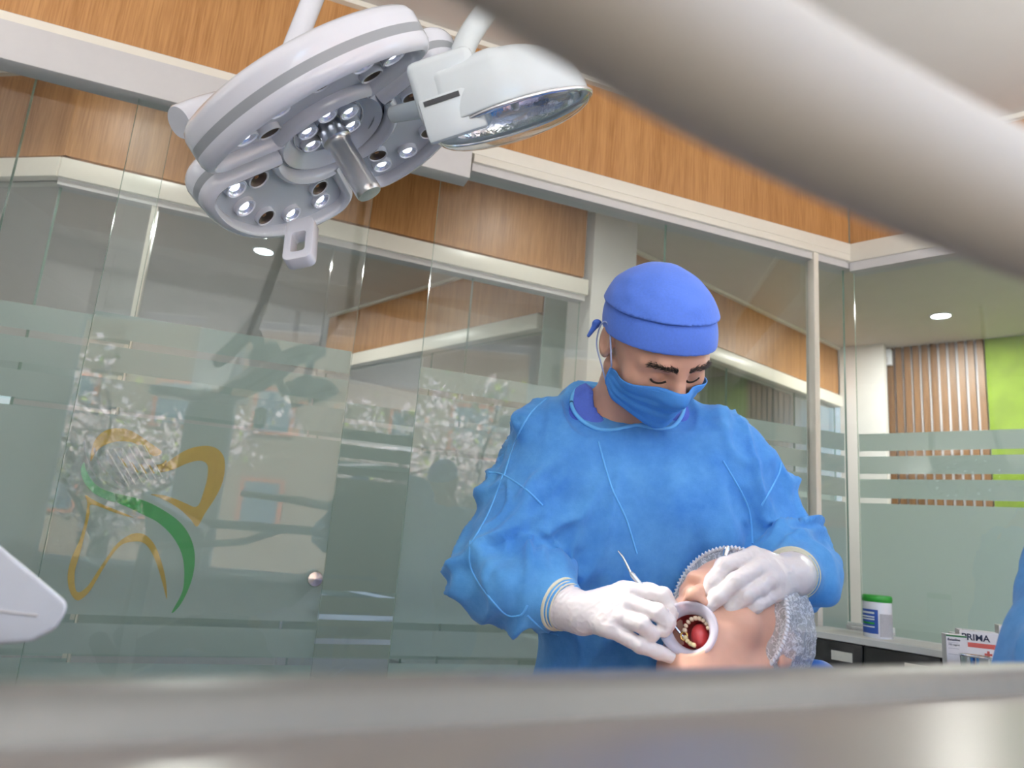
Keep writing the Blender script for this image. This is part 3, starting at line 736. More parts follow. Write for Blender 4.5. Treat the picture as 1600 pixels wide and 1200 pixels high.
def gown_mat():
    m, t, o = _nodes('gown_nonwoven'); L = t.links
    tc = _n(t, 'ShaderNodeTexCoord'); nz = _n(t, 'ShaderNodeTexNoise'); nz.inputs['Scale'].default_value = 12; nz.inputs['Detail'].default_value = 8; nz.inputs['Roughness'].default_value = .7
    n2 = _n(t, 'ShaderNodeTexNoise'); n2.inputs['Scale'].default_value = 420; n2.inputs['Detail'].default_value = 2
    L.new(tc.outputs['Object'], nz.inputs['Vector']); L.new(tc.outputs['Object'], n2.inputs['Vector'])
    rp = _n(t, 'ShaderNodeValToRGB'); rp.color_ramp.elements[0].color = (*srgb(90, 172, 250), 1); rp.color_ramp.elements[1].color = (*srgb(122, 200, 255), 1)
    rp.color_ramp.elements[0].position = .3; rp.color_ramp.elements[1].position = .7; L.new(nz.outputs['Fac'], rp.inputs[0])
    b = _n(t, 'ShaderNodeBump'); b.inputs['Strength'].default_value = .25; b.inputs['Distance'].default_value = .0012
    ad = _n(t, 'ShaderNodeMath', operation='ADD'); L.new(nz.outputs['Fac'], ad.inputs[0]); L.new(n2.outputs['Fac'], ad.inputs[1]); L.new(ad.outputs[0], b.inputs['Height'])
    p = _n(t, 'ShaderNodeBsdfPrincipled'); p.inputs['Roughness'].default_value = .7; p.inputs['Sheen Weight'].default_value = .25; p.inputs['Specular IOR Level'].default_value = .25
    ts = _n(t, 'ShaderNodeBsdfTranslucent'); tr = _n(t, 'ShaderNodeBsdfTransparent'); tr.inputs[0].default_value = (.62, .84, 1, 1)
    for q in (p.inputs['Base Color'], ts.inputs['Color']): L.new(rp.outputs[0], q)
    for q in (p, ts): L.new(b.outputs[0], q.inputs['Normal'])
    m1 = _n(t, 'ShaderNodeMixShader'); m1.inputs[0].default_value = .25; L.new(p.outputs[0], m1.inputs[1]); L.new(ts.outputs[0], m1.inputs[2])
    mr = _n(t, 'ShaderNodeMapRange'); mr.inputs['From Min'].default_value = .3; mr.inputs['From Max'].default_value = .7; mr.inputs['To Min'].default_value = .24; mr.inputs['To Max'].default_value = .08
    L.new(nz.outputs['Fac'], mr.inputs[0])
    m2 = _n(t, 'ShaderNodeMixShader'); L.new(mr.outputs[0], m2.inputs[0]); L.new(m1.outputs[0], m2.inputs[1]); L.new(tr.outputs[0], m2.inputs[2])
    L.new(m2.outputs[0], o.inputs[0]); return m
M_GOWN = gown_mat()
M_SEAM = mat('gown_seam', srgb(110, 190, 248), .7, var=.05)

class Head:
    def __init__(self, c, f, roll=0):
        self.c = np.asarray(c, float); f = np.asarray(f, float); f /= np.linalg.norm(f); u = np.array([0, 0, 1.0]); u -= f * np.dot(u, f); u /= np.linalg.norm(u); r = np.cross(f, u)
        a = math.radians(roll); r, u = r * math.cos(a) + u * math.sin(a), u * math.cos(a) - r * math.sin(a)
        self.M = np.stack([r, f, u]).astype(f4)
    def loc(self, P): return (np.asarray(P, f4) - self.c.astype(f4)) @ self.M.T
    def wld(self, q): return self.c + np.asarray(q, float) @ self.M.astype(float)
def cran(q): return smin(sd_ell(q, (0, -.012, .009), (.077, .096, .077)), sd_ell(q, (0, .02, -.005), (.07, .072, .072)), .02)
def face_sdf(q, mouth=None, chin=-.118, cy_=.066):
    ax = np.abs(q[:, 0]); s = q.copy(); s[:, 0] = ax
    d = cran(q)
    d = smin(d, sd_ell(q, (0, .034, (-.05 + chin + .118)), (.06, .06, .078 - (chin + .118) * .5)), .025)
    d = smin(d, sd_chain(s, [(.057, -.012, -.075), (.046, .025, chin + .022), (.0, cy_, chin)], [.017, .019, .021], .01), .02)
    d = smin(d, sd_ell(s, (.046, .054, -.052), (.022, .022, .02)), .02)
    d = smin(d, sd_chain(s, [(.0, .086, -.008), (.03, .085, -.008), (.05, .066, -.014)], [.011, .0115, .01], .006), .012)
    d = smax(d, -sd_ell(s, (.031, .099, -.03), (.018, .016, .0125)), .011)
    d = smin(d, sd_ell(s, (.031, .074, -.029), (.0150, .0142, .0135)), .004)
    d = smin(d, sd_chain(q, [(0, .086, -.016), (0, .101, -.042), (0, .112, -.058)], [.0085, .0095, .012], .006), .011)
    d = smin(d, sd_ell(s, (.0125, .099, -.062), (.0085, .0105, .0085)), .008)
    d = smax(d, -sd_ell(s, (.0065, .1045, -.0705), (.0042, .0062, .006)), .003)
    # lips
    if mouth is None:
        d = smin(d, sd_chain(s, [(0, .091, -.083), (.022, .079, -.086)], [.006, .004], .003), .006)
        d = smin(d, sd_chain(s, [(0, .089, -.094), (.02, .079, -.09)], [.0065, .004], .003), .006)
    else: d = smax(d, -mouth(q), .006)
    e = smax(sd_ell(s, (.079, -.018, -.028), (.0095, .02, .031)), -sd_ell(s, (.089, -.012, -.026), (.008, .012, .021)), .004)
    d = smin(d, e, .006)
    return d
def limb(P, pts, rs, k=.02): return sd_chain(P, [np.asarray(p, f4) for p in pts], rs, k)

# ---- dentist
RS, RE, RW = W(858, 708, 1.25), W(780, 896, 1.20), W(902, 957, 1.075)
LS, LE, LW_ = W(1140, 735, 1.27), W(1228, 878, 1.28), W(1240, 900, 1.075)
NB = W(968, 640, 1.25); CH = W(1003, 830, 1.30); WAI = W(1003, 1010, 1.34); PEL = WAI + np.array([.0, .04, -.22])
HD = Head(W(1030, 518, 1.105), (.42 * .70, -.907 * .70, -.71), -13)
across = (LS - RS) / np.linalg.norm(LS - RS)
def torso(P, g=0.0):
    up = (NB - WAI); up = up / np.linalg.norm(up); fx = across - up * np.dot(across, up); fx /= np.linalg.norm(fx); fy = np.cross(up, fx)
    M = np.stack([fx, fy, up]); mid = (CH + WAI) / 2 + fy * .0
    d = sd_box(P, mid, (.178 + g, .118 + g, .235 + g), M, .105)
    d = smin(d, sd_cap(P, RS + up * .0 + across * .02, LS - across * .02, .068 + g, .068 + g), .07)
    d = smin(d, sd_cap(P, RS + across * .05 + np.array([0, 0, .012]), NB + np.array([-.045, .015, .0]), .05 + g, .05 + g), .05)
    d = smin(d, sd_cap(P, LS - across * .05 + np.array([0, 0, .012]), NB + np.array([.075, .02, -.0]), .05 + g, .05 + g), .05)
    return d
dentist = empty('person', (float(PEL[0]), float(PEL[1]), 0), 'person in blue cap, mask and gown leaning over and working with two instruments', 'person')
def body_sdf(P):
    q = HD.loc(P); d = face_sdf(q)
    d = smin(d, sd_cap(P, HD.wld((0, -.035, -.05)), NB + np.array([.0, .02, -.03]), .052, .058), .025)
    d = smin(d, torso(P, -.02), .03)
    d = smin(d, limb(P, [RS, RE, RW], [.05, .042, .026]), .02); d = smin(d, limb(P, [LS, LE, LW_], [.05, .042, .026]), .02)
    return d
lo = np.minimum.reduce([RS, RE, RW, LS, LE, WAI]) - .2; hi = np.maximum.reduce([RS, LS, LE, HD.c, WAI]) + .2
HIPR, HIPL = PEL + np.array([-.1, 0, -.02]), PEL + np.array([.1, 0, -.02])
def full_body(P):
    d = body_sdf(P)
    for h_, s_ in ((HIPR, -1), (HIPL, 1)):
        d = smin(d, limb(P, [h_, h_ + np.array([.02 * s_, 0, -.38]), np.array([h_[0] + .03 * s_, h_[1] + .02, .09])], [.085, .055, .042]), .05)
        d = smin(d, limb(P, [(h_[0] + .03 * s_, h_[1] + .03, .05), (h_[0] + .04 * s_, h_[1] - .15, .035)], [.045, .036]), .03)
    return d
# one skin: fine sampling around head and neck, coarser below, meshed as a single field
sdf_obj('body', full_body, (min(lo[0], HIPR[0] - .2), min(lo[1], .85), 0.0), hi + .03, .009, M_SKIN, dentist, fine=(HD.c + np.array([-.10, -.13, -.11]), HD.c + np.array([.1, .06, .05]), .0021))
# finer face laid over the coarse one would double the head, so the face is refined by projection below
def gown_core(P, g=.012):
    d = torso(P, g)
    d = smin(d, limb(P, [RS + across * .02, RE, RE + (RW - RE) * .5, RE + (RW - RE) * .78, RW - (RW - RE) * .1], [.080, .078, .058, .035, .026], .016), .045)
    d = smin(d, limb(P, [LS - across * .02, LE, LE + (LW_ - LE) * .5, LE + (LW_ - LE) * .8, LW_ - (LW_ - LE) * .1], [.080, .076, .060, .036, .026], .016), .045)
    d = smin(d, sd_box(P, PEL + np.array([0, 0, -.16]), (.19, .14, .34), None, .11), .08)
    return d
NKC = W(984, 632, 1.215); nkx, nky, nkz = basis(np.array([.04, -.30, 1.0]), (0, 1, 0))
NRX, NRY = .122, .14; NP0 = cast(gown_core, 985, 666, .95, 1.4); NPN = np.array([0.0, -1.0, 1.0]) / math.sqrt(2)
def neck_open(P):                              # negative inside the neck opening
    q = (P - NKC.astype(f4)) @ np.stack([nkx, nky, nkz]).T.astype(f4)
    return smax((np.sqrt((q[:, 0] / NRX) ** 2 + (q[:, 1] / NRY) ** 2) - 1) * NRX, -((P - NP0) @ NPN.astype(f4)), .03)
def gown_sdf(P): return np.maximum(gown_core(P), -neck_open(P))
def rdg(n): return 1.1 - np.sqrt(n * n + .012)
def gown_post(V):
    N = grad(gown_core, V, .004)
    arm = np.minimum(limb(V, [RS, RE, RW], [.06, .06, .05]), limb(V, [LS, LE, LW_], [.06, .06, .05]))
    wa = np.clip(1 - (arm - .0) / .05, 0, 1)
    wob = .03 * np.stack([vnoise(V, 9), vnoise(V + 3, 9), vnoise(V + 7, 9)], -1); disp = 0
    for pts in ((RS, RE, RW), (LS, LE, LW_)):
        L_ = [np.asarray(p, f4) for p in pts]; dm = None; seg_l = 0
        for a_, b_ in zip(L_[:-1], L_[1:]):
            ab = b_ - a_; ln_ = float(np.linalg.norm(ab)); t = np.clip((V + wob - a_) @ ab / ln_ ** 2, 0, 1); rel = V + wob - a_ - t[:, None] * ab; d = np.linalg.norm(rel, axis=1)
            s_ = seg_l + t * ln_
            if dm is None: dm, S_, T_ = d, s_, rel
            else:
                m_ = d < dm; dm = np.where(m_, d, dm); S_ = np.where(m_, s_, S_); T_ = np.where(m_[:, None], rel, T_)
            seg_l += ln_
        w_ = np.clip(1 - (dm - .075) / .05, 0, 1)
        q = (T_ * 15 + S_[:, None] * V3(9, 4, -3)).astype(f4)
        f1 = rdg(vnoise(q, 1.0)) ** 6; f2 = rdg(vnoise(q * V3(1.5, 1.5, 1.5) + 11, 1.0)) ** 6; f3 = vnoise(q * V3(.5, .8, .8) + 5, 1.0)
        disp = disp + w_ * (f1 * .022 + f2 * .014 + f3 * .010 - .008)
    fx_ = across.astype(f4); lat = (V - CH.astype(f4)) @ fx_; zz_ = V[:, 2] - float(CH[2])
    q = np.stack([lat * 9 + zz_ * 2.2 * np.sign(lat), V[:, 1] * 4, zz_ * 2.6 + np.abs(lat) * 3], -1).astype(f4) + wob * 12
    g1 = rdg(vnoise(q, 1.0)) ** 7; g2 = rdg(vnoise(q * V3(2.1, 1, 1.3) + 8, 1.0)) ** 7
    disp = disp + (1 - .6 * wa) * (g1 * .018 + g2 * .011 + vnoise(V, 7) * .004 - .006)
    nearcut = np.clip(np.abs(neck_open(V)) / .05, 0, 1) * .85 + .15
    cuffd = np.minimum(np.linalg.norm(V - RW.astype(f4), axis=1), np.linalg.norm(V - LW_.astype(f4), axis=1)); cw = np.clip((cuffd - .05) / .06, .1, 1)
    return V + N * np.maximum(disp * nearcut * cw, -.0055)[:, None]
gown_o = sdf_obj('gown', gown_sdf, np.array([lo[0] - .05, .95, .42]), hi + np.array([.06, .06, 0]), .0055, M_GOWN, dentist, gown_post, proj=True)
vt, vl, vr = W(985, 668, 1.14), W(912, 596, 1.24), W(1075, 600, 1.24)
def wedge(P):
    n1_ = np.cross(vl - vt, np.array([.15, 1, .25])); n2_ = np.cross(np.array([-.15, 1, .25]), vr - vt)
    n1_ = n1_ / np.linalg.norm(n1_); n2_ = n2_ / np.linalg.norm(n2_); mid = (vl + vr) / 2
    n1_ = n1_ if np.dot(mid - vt, n1_) > 0 else -n1_; n2_ = n2_ if np.dot(mid - vt, n2_) > 0 else -n2_
    return np.minimum((P - vt.astype(f4)) @ n1_.astype(f4), (P - vt.astype(f4)) @ n2_.astype(f4))
def scrub_sdf(P):
    d = smin(torso(P, .0), limb(P, [RS, RS + (RE - RS) * .75], [.066, .062]), .03); d = smin(d, limb(P, [LS, LS + (LE - LS) * .75], [.066, .062]), .03)
    d = smin(d, sd_box(P, PEL + np.array([0, 0, -.02]), (.175, .12, .2), None, .1), .05)
    return np.maximum(np.maximum(d, wedge(P)), -sd_cap(P, HD.wld((0, -.035, -.05)), NB + np.array([.0, .02, -.03]), .058, .062))
sdf_obj('scrub_top', scrub_sdf, np.array([lo[0] - .02, 1.0, .75]), hi, .005, M_SCRUB, dentist, proj=False)
for h_, s_ in ((HIPR, -1), (HIPL, 1)):
    tube('trouser_leg', [h_ + np.array([0, 0, .02]), h_ + np.array([.02 * s_, 0, -.38]), np.array([h_[0] + .03 * s_, h_[1] + .02, .07])], [.105, .078, .07], M_SCRUB, dentist, 20)
    sdf_obj('shoe', lambda P, h_=h_, s_=s_: np.maximum(limb(P, [(h_[0] + .03 * s_, h_[1] + .03, .045), (h_[0] + .04 * s_, h_[1] - .16, .03)], [.052, .045]), -P[:, 2]), (h_[0] - .1, h_[1] - .25, -.01), (h_[0] + .15, h_[1] + .1, .12), .008, M_WHITE, dentist)
# gown trimmings: neck binding, sleeve seams, tie
def on_gown(px, py, lift=.002, y0=.98, y1=1.45):
    p = cast(gown_core, px, py, y0, y1); return p + grad(gown_core, p[None], .004)[0] * lift
def seam(name, pix, r=.0015):
    P = np.array(catmull([on_gown(*q) for q in pix], 5), f4); P = gown_post(P) + grad(gown_core, P, .004) * .0006
    return tube(name, P, r, M_SEAM, dentist, 8)
from mathutils.bvhtree import BVHTree
def bvh_of(o): return BVHTree.FromPolygons([v.co[:] for v in o.data.vertices], [p.vertices[:] for p in o.data.polygons])
GB = bvh_of(gown_o)
def seam(name, pix, r=.0016):
    P = []
    for px, py in catmull(pix, 7):
        h_ = GB.ray_cast(Vector(CAMP), Vector(ray(px, py)))
        if h_[0] is not None: P.append(np.array(h_[0]) - ray(px, py) * .0004)
    return tube(name, P, r, M_SEAM, dentist, 8) if len(P) > 2 else None
# rim of the neck opening: gown vertices lying on the opening, ordered round it
GV = np.zeros(len(gown_o.data.vertices) * 3, f4); gown_o.data.vertices.foreach_get('co', GV); GV = GV.reshape(-1, 3)
rim = GV[(np.abs(neck_open(GV)) < .004) & (np.abs(gown_core(GV)) < .012)]; cc_ = rim.mean(0); aa_ = np.arctan2((rim - cc_) @ nky.astype(f4), (rim - cc_) @ nkx.astype(f4)); nb = []
for k_ in range(48):
    a_ = -math.pi + 2 * math.pi * k_ / 48; w_ = np.abs((aa_ - a_ + math.pi) % (2 * math.pi) - math.pi) < .10
    if w_.any(): nb.append(rim[w_].mean(0))
nb = np.array(nb)
for _ in range(4): nb = (np.roll(nb, 1, 0) + nb * 2 + np.roll(nb, -1, 0)) / 4
tube('neck_binding', catmull(list(nb), 3, True), .0036, M_SEAM, dentist, 10, False)
for q in (((868, 612), (830, 645), (805, 690), (788, 742)), ((764, 738), (786, 742), (822, 765), (848, 790)), ((786, 742), (764, 800), (738, 846)),
          ((734, 846), (738, 894), (784, 955), (812, 962), (824, 946)), ((824, 962), (850, 985), (872, 992)), ((935, 690), (955, 760), (978, 810), (995, 865)),
          ((1130, 720), (1168, 790), (1176, 850)), ((1208, 690), (1220, 730), (1190, 790))):
    seam('gown_seam', q)
# cap
PB = lambda q: q[:, 2] - (.016 + (q[:, 1] - .09) * .24)          # height over the lower edge of the band
def cap_band(P):
    q = HD.loc(P); return np.maximum(np.maximum(cran(q) - .0105 - .0035 * vnoise(q, 30) * .3, -PB(q)), PB(q) - .052)
def cap_crown(P):
    q = HD.loc(P); d = smin(cran(q), sd_ell(q, (0, -.012, .018), (.074, .091, .069)), .03) - .0095
    return np.maximum(d + .0009 * vnoise(q * V3(1, 1, 2.2), 34) * 1.5, .046 - PB(q))
c_lo, c_hi = HD.c - .13, HD.c + .13
cap = sdf_obj('surgical_cap', cap_crown, c_lo, c_hi, .0026, M_CAP, dentist)
sdf_obj('cap_band', cap_band, c_lo, c_hi, .0022, M_CAP, cap)
def ring_on(fn, path, lift=0):
    out = []
    for a in path: out.append(a)
    return out
def shell_hit(fn_l, o, d, r0=.02, r1=.16):           # vectorised outward root search in head space
    o = np.asarray(o, f4); d = np.asarray(d, f4); t = np.full(len(o), r1, f4)
    for _ in range(40): t = np.clip(t - np.maximum(fn_l(o + d * t[:, None]), 0) * .85, r0, r1)
    return o + d * t[:, None]
tb = HD.wld((.075, -.075, -.03))
sdf_obj('cap_tie', lambda P: smin(sd_ell(P, tb, (.008, .009, .006)), sd_chain(P, [tb, tb + np.array([-.012, .01, -.02])], [.006, .003]), .004), tb - .05, tb + .05, .0022, M_CAP, cap)
# stitched seam above the band
th = np.linspace(-2.1, 2.1, 70); oo = np.zeros((70, 3), f4); oo[:, 2] = .03; dd = np.stack([np.sin(th), np.cos(th), np.zeros(70)], -1).astype(f4)
zl = .016 + (np.cos(th) * .095 - .012 - .09) * .24 + .0515; oo[:, 2] = zl; hit_ = shell_hit(lambda q: cran(q) - .0100, oo, dd)
tube('cap_stitch', [HD.wld(p) for p in hit_], .0011, M_SCRUB, cap, 6)
# face: brows, lashes, lids
def brow(sgn):
    P = []; F = []
    pts = catmull([(.010, .098, -.011), (.022, .097, -.008), (.036, .090, -.005), (.049, .074, -.010)], 8); rnd = random.Random(5 + sgn)
    I_ = [rnd.random() * (len(pts) - 1) for k in range(260)]
    C_ = np.array([np.array(pts[int(i)]) + np.array([rnd.gauss(0, .0008), 0, rnd.gauss(0, .0022)]) for i in I_]); C_[:, 0] *= sgn
    O_ = np.stack([C_[:, 0] * .5, 0 * C_[:, 0] + .02, C_[:, 2]], -1); D_ = C_ - O_; D_ /= np.linalg.norm(D_, axis=1, keepdims=True)
    Q_ = shell_hit(lambda z: face_sdf(z) + .0003, O_, D_)
    for i, q in zip(I_, Q_):
        dr_ = np.array([sgn * (.8 + rnd.random() * .3), -.25, .15 + rnd.gauss(0, .3) + (.5 if i < 8 else 0)]); dr_ /= np.linalg.norm(dr_); ln = .006 + rnd.random() * .004
        sd = np.cross(dr_, (0, 1, 0)); sd /= np.linalg.norm(sd); a = len(P); up_ = np.array([0, .0016, 0])
        P += [q + sd * .0005, q - sd * .0005, q + up_ * .7, q + dr_ * ln + up_]; F += [(a, a + 1, a + 3), (a + 1, a + 2, a + 3), (a + 2, a, a + 3)]
    o = quick('eyebrow', [HD.wld(p) for p in P], F, M_BROW, dentist, smooth=False); o['kind'] = 'stuff'
    ls = [HD.wld(shell_hit(lambda z: face_sdf(z), np.array([[sgn * x * .6, .03, z]]), np.array([np.array([sgn * x * .4, .06, 0]) / np.linalg.norm([x * .4, .06])]))[0]) for x, z in ((.018, -.036), (.024, -.0395), (.032, -.0405), (.040, -.038), (.045, -.034))]
    tube('eyelash', catmull(ls, 4), .0019, M_BROW, dentist, 6)
brow(1); brow(-1)
# mask: pleated sheet wrapped round the lower face
NU, NV = 61, 29
U_, Vv = np.meshgrid(np.linspace(-1, 1, NU), np.linspace(0, 1, NV), indexing='ij'); th = U_ * math.radians(80)
zt = -.024 - .034 * np.abs(U_) ** 1.2; zb = -.142 + .052 * np.abs(U_) ** 1.6; zz = zt + (zb - zt) * Vv
oo = np.stack([0 * U_, .0 * U_ - .005, zz * .92 - .004], -1).reshape(-1, 3); dd = np.stack([np.sin(th), np.cos(th), -.10 + 0 * th - .28 * Vv ** 2 * np.cos(th)], -1).reshape(-1, 3); dd /= np.linalg.norm(dd, axis=1, keepdims=True)
mp_ = shell_hit(lambda q: face_sdf(q) - .0055, oo, dd); rr = np.linalg.norm(mp_ - oo, axis=1).reshape(NU, NV)
for _ in range(10):
    r2 = rr.copy(); r2[1:-1] = np.maximum(rr[1:-1], (rr[:-2] + rr[2:]) / 2 * .5 + rr[1:-1] * .5); r3 = r2.copy(); r3[:, 1:-1] = (r2[:, :-2] + r2[:, 2:]) * .25 + r2[:, 1:-1] * .5; rr = np.maximum(r3, rr * .995)
ple = sum(.0022 * np.tanh(((Vv - v0) * 60)) * np.exp(-((Vv - v0) / .07) ** 2) for v0 in (.3, .5, .7)) * (1 - np.abs(U_) ** 4)
rr = rr + ple
mv = (oo + dd * rr.reshape(-1, 1)); MF = [(i * NV + j, (i + 1) * NV + j, (i + 1) * NV + j + 1, i * NV + j + 1) for i in range(NU - 1) for j in range(NV - 1)]
mask = quick('face_mask', [HD.wld(p) for p in mv], MF, M_MASK, dentist)
sm = mask.modifiers.new('thickness', 'SOLIDIFY'); sm.thickness = .0016; sm.offset = 0
for j in (1, 2, NV - 2): tube('mask_stitch', [HD.wld(mv[i * NV + j] * 1.004) for i in range(0, NU, 2)], .0007, M_MASK, mask, 5)
for sgn, i in ((1, NU - 1), (-1, 0)):
    for i2 in (i,): tube('mask_side_tape', [HD.wld(mv[i2 * NV + j]) for j in range(NV)], .0022, M_MASK, mask, 6)
    a, b = mv[i * NV], mv[i * NV + NV - 1]
    pk = [a, np.array([sgn * .086, .028, -.04]), np.array([sgn * .087, -.008, .004]), np.array([sgn * .088, -.034, -.006]), np.array([sgn * .087, -.035, -.045]), np.array([sgn * .082, -.008, -.07]), b]
    tube('ear_loop', [HD.wld(p) for p in catmull(pk, 6)], .0013, M_LOOP, mask, 6)
# ---- gloved hands
def glove(wrist, elbow, mcp, fingers, thumb, h=.0016, ring=None):
    wr = np.asarray(wrist); ax_ = (wr - elbow) / np.linalg.norm(wr - elbow)
    def fn(P):
        d = sd_cap(P, wr - ax_ * .045, wr + ax_ * .01, .0375, .0285)
        for i, m in enumerate(mcp):
            d = smin(d, sd_cap(P, wr + (m - wr) * .12, m, .0215 - .0015 * i, .0132), .012)
        for i in range(len(mcp) - 1): d = smin(d, sd_cap(P, mcp[i] + (wr - mcp[i]) * .22, mcp[i + 1] + (wr - mcp[i + 1]) * .22, .0135, .0130), .008)
        for pts, rs in fingers: d = smin(d, sd_chain(P, pts, rs, .004), .0035)
        if ring is not None: d = smin(d, sd_cap(P, ring[0], ring[1], .0128, .0128), .0015)
        pts, rs = thumb; d = smin(d, sd_chain(P, pts, rs, .006), .006)
        return d
    def post(V):
        N = grad(fn, V, .002); s = (V - (wr - ax_ * .035).astype(f4)) @ ax_.astype(f4)
        wv = np.exp(-(s / .022) ** 2) * np.clip(s / .004, 0, 1)
        dsp = .0010 * np.sin(s * 900 + 3 * vnoise(V, 60)) * wv + .0007 * (1 - np.abs(vnoise(V * V3(1, 1.5, 1), 130))) ** 2 - .0003
        return V + N * dsp[:, None]
    A = np.array([wr] + list(mcp) + [p for f, _ in fingers for p in f] + list(thumb[0])); lo_, hi_ = A.min(0) - .055, A.max(0) + .05
    def fn2(P): return np.maximum(fn(P), -((P - (wr - ax_ * .034).astype(f4)) @ ax_.astype(f4)))
    g = sdf_obj('glove', fn2, lo_, hi_, h, M_GLOVE, dentist, post)
    x, y, z = basis(ax_)
    for q, rr_, r_ in ((.034, .0378, .0031), (.028, .0362, .0013), (.022, .035, .0012)):
        tube('cuff_bead', [wr - ax_ * q + (x * math.cos(a) + y * math.sin(a)) * rr_ for a in np.linspace(0, 2 * math.pi, 40)], r_, M_BEAD, g, 8, False)
    return g
def chain_px(base, pix): return [np.asarray(base)] + [W(*p) for p in pix]
FR = [.0128, .0122, .0110, .0098]; FP = [.0112, .0104, .0095, .0088]
mR = [W(985, 924, 1.045), W(980, 944, 1.033), W(968, 964, 1.028), W(952, 982, 1.028)]
glove(RW, RE, mR,
      [(chain_px(mR[0], [(1036, 931, 1.035), (1049, 951, 1.03), (1046, 969, 1.028)]), FR), (chain_px(mR[1], [(1028, 957, 1.015), (1043, 973, 1.012), (1037, 985, 1.012)]), FR),
       (chain_px(mR[2], [(1003, 976, 1.008), (1018, 990, 1.01), (1013, 996, 1.013)]), [.0122, .0115, .0105, .0095]), (chain_px(mR[3], [(1000, 1008, 1.012), (1029, 1019, 1.01), (1051, 1027, 1.01)]), FP)],
      ([W(930, 940, 1.08), W(975, 924, 1.085), W(1014, 925, 1.065), W(1037, 930, 1.05)], [.017, .0145, .0125, .0105]))
mL = [W(1178, 868, 1.045), W(1190, 886, 1.03), W(1203, 906, 1.025), W(1212, 926, 1.03)]
glove(LW_, LE, mL,
      [(chain_px(mL[0], [(1132, 884, 1.03), (1114, 908, 1.025), (1107, 924, 1.025)]), FR), (chain_px(mL[1], [(1150, 908, 1.01), (1123, 932, 1.01), (1107, 947, 1.013)]), FR),
       (chain_px(mL[2], [(1165, 930, 1.008), (1142, 951, 1.015), (1127, 963, 1.022)]), [.0122, .0115, .0105, .0095]), (chain_px(mL[3], [(1180, 946, 1.015), (1157, 960, 1.02), (1138, 968, 1.028)]), FP)],
      ([W(1222, 905, 1.085), W(1187, 906, 1.085), W(1152, 916, 1.065), W(1124, 936, 1.045)], [.017, .0145, .0125, .0105]),
      ring=(W(1184, 918, 1.0165), W(1187, 919, 1.018)))
# ---- instruments held in the hands
pr = empty('dental_probe', tuple(W(1020, 930, 1.03)), 'slim steel dental probe held in hand at left', 'dental tool')
a, b, c_, d_ = W(965, 860, 1.075), W(985, 894, 1.062), W(1050, 974, 1.035), W(1073, 1001, 1.025)
tube('probe_shank', catmull([W(966, 861, 1.077), W(974, 872, 1.07), W(985, 894, 1.062)], 4), list(np.linspace(.0012, .0022, 9)), M_CHROME, pr, 10)
tube('probe_handle', [b, b + (c_ - b) * .06, b + (c_ - b) * .1, b + (c_ - b) * .9, c_], [.0022, .004, .0036, .0036, .003], M_STEEL, pr, 12)
tube('probe_tip', catmull([c_, (c_ + d_) / 2, d_, d_ + np.array([.004, .0, -.004])], 4), list(np.linspace(.0028, .0007, 13)), M_CHROME, pr, 10)
rt = empty('steel_retractor', tuple(W(1120, 920, 1.03)), 'flat steel cheek retractor held in hand at right', 'dental tool')
a, c_ = W(1134, 868, 1.085), W(1112, 952, 1.035)
lathe('retractor_end', [(.0, .0), (.0035, .002), (.005, .01), (.0035, .02)], W(1137, 852, 1.09), a - W(1137, 852, 1.09), M_CHROME, rt, 14)
tube('retractor_handle', [a, c_], .0034, M_STEEL, rt, 12)
tube('retractor_blade', catmull([c_, W(1108, 970, 1.03), W(1101, 990, 1.03), W(1098, 1003, 1.035)], 4), [.0034, .0045, .006, .007, .0075, .0075, .0072, .007, .0066, .006, .0055, .0045, .003], M_STEEL, rt, 12, ell=(1, .28))
print('dentist done')
# ---- patient reclining in the chair
MCW = W(1080, 985, 1.012); fw = view_at(1080, 985, (-.315, .648, .694)); uw = view_at(1080, 985, (.416, .752, -.507)); fw /= np.linalg.norm(fw); uw -= fw * np.dot(uw, fw); uw /= np.linalg.norm(uw)
PH = Head(MCW - fw * .085 + uw * .097, fw, 0); PH.M = np.stack([np.cross(fw, uw), fw, uw]).astype(f4)
patient = empty('person', (.07, .77, 0), 'person lying back with wide open mouth, hair net and lip retractor', 'person')
MC = np.array([0, .083, -.092])
def mouth_hole(q): return smin(sd_ell(q, (0, .088, -.097), (.032, .040, .034)), sd_ell(q, (0, .05, -.08), (.026, .05, .024)), .01)
def p_face(q): return face_sdf(q, mouth_hole, chin=-.145, cy_=.048)
N_P = PH.wld((0, -.04, -.16)); H_P = N_P + .52 * np.array([-.5, -.45, -.74]); 
sxp = np.cross(H_P - N_P, (0, 0, 1)); sxp /= np.linalg.norm(sxp)
Kp = [H_P + sxp * s_ * .1 + np.array([-.33, -.29, .06]) for s_ in (-1, 1)]; Ap = [k + np.array([-.26, -.24, -.18]) for k in Kp]
def p_body(P):
    d = p_face(PH.loc(P))
    d = smin(d, sd_cap(P, PH.wld((0, -.03, -.06)), N_P, .055, .06), .03)
    T = (H_P - N_P) / np.linalg.norm(H_P - N_P); M = np.stack([sxp, np.cross(T, sxp), T])
    d = smin(d, sd_box(P, (N_P + H_P) / 2 + T * .04, (.18, .1, .27), M, .09), .05)
    for k, a, s_ in zip(Kp, Ap, (-1, 1)):
        d = smin(d, limb(P, [H_P + sxp * s_ * .09, k, a], [.085, .06, .045]), .05)
        d = smin(d, limb(P, [N_P + sxp * s_ * .17 + T * .08, N_P + sxp * s_ * .22 + T * .34, H_P + sxp * s_ * .1 + np.array([-.1, -.1, .12])], [.05, .042, .035]), .03)
    return d
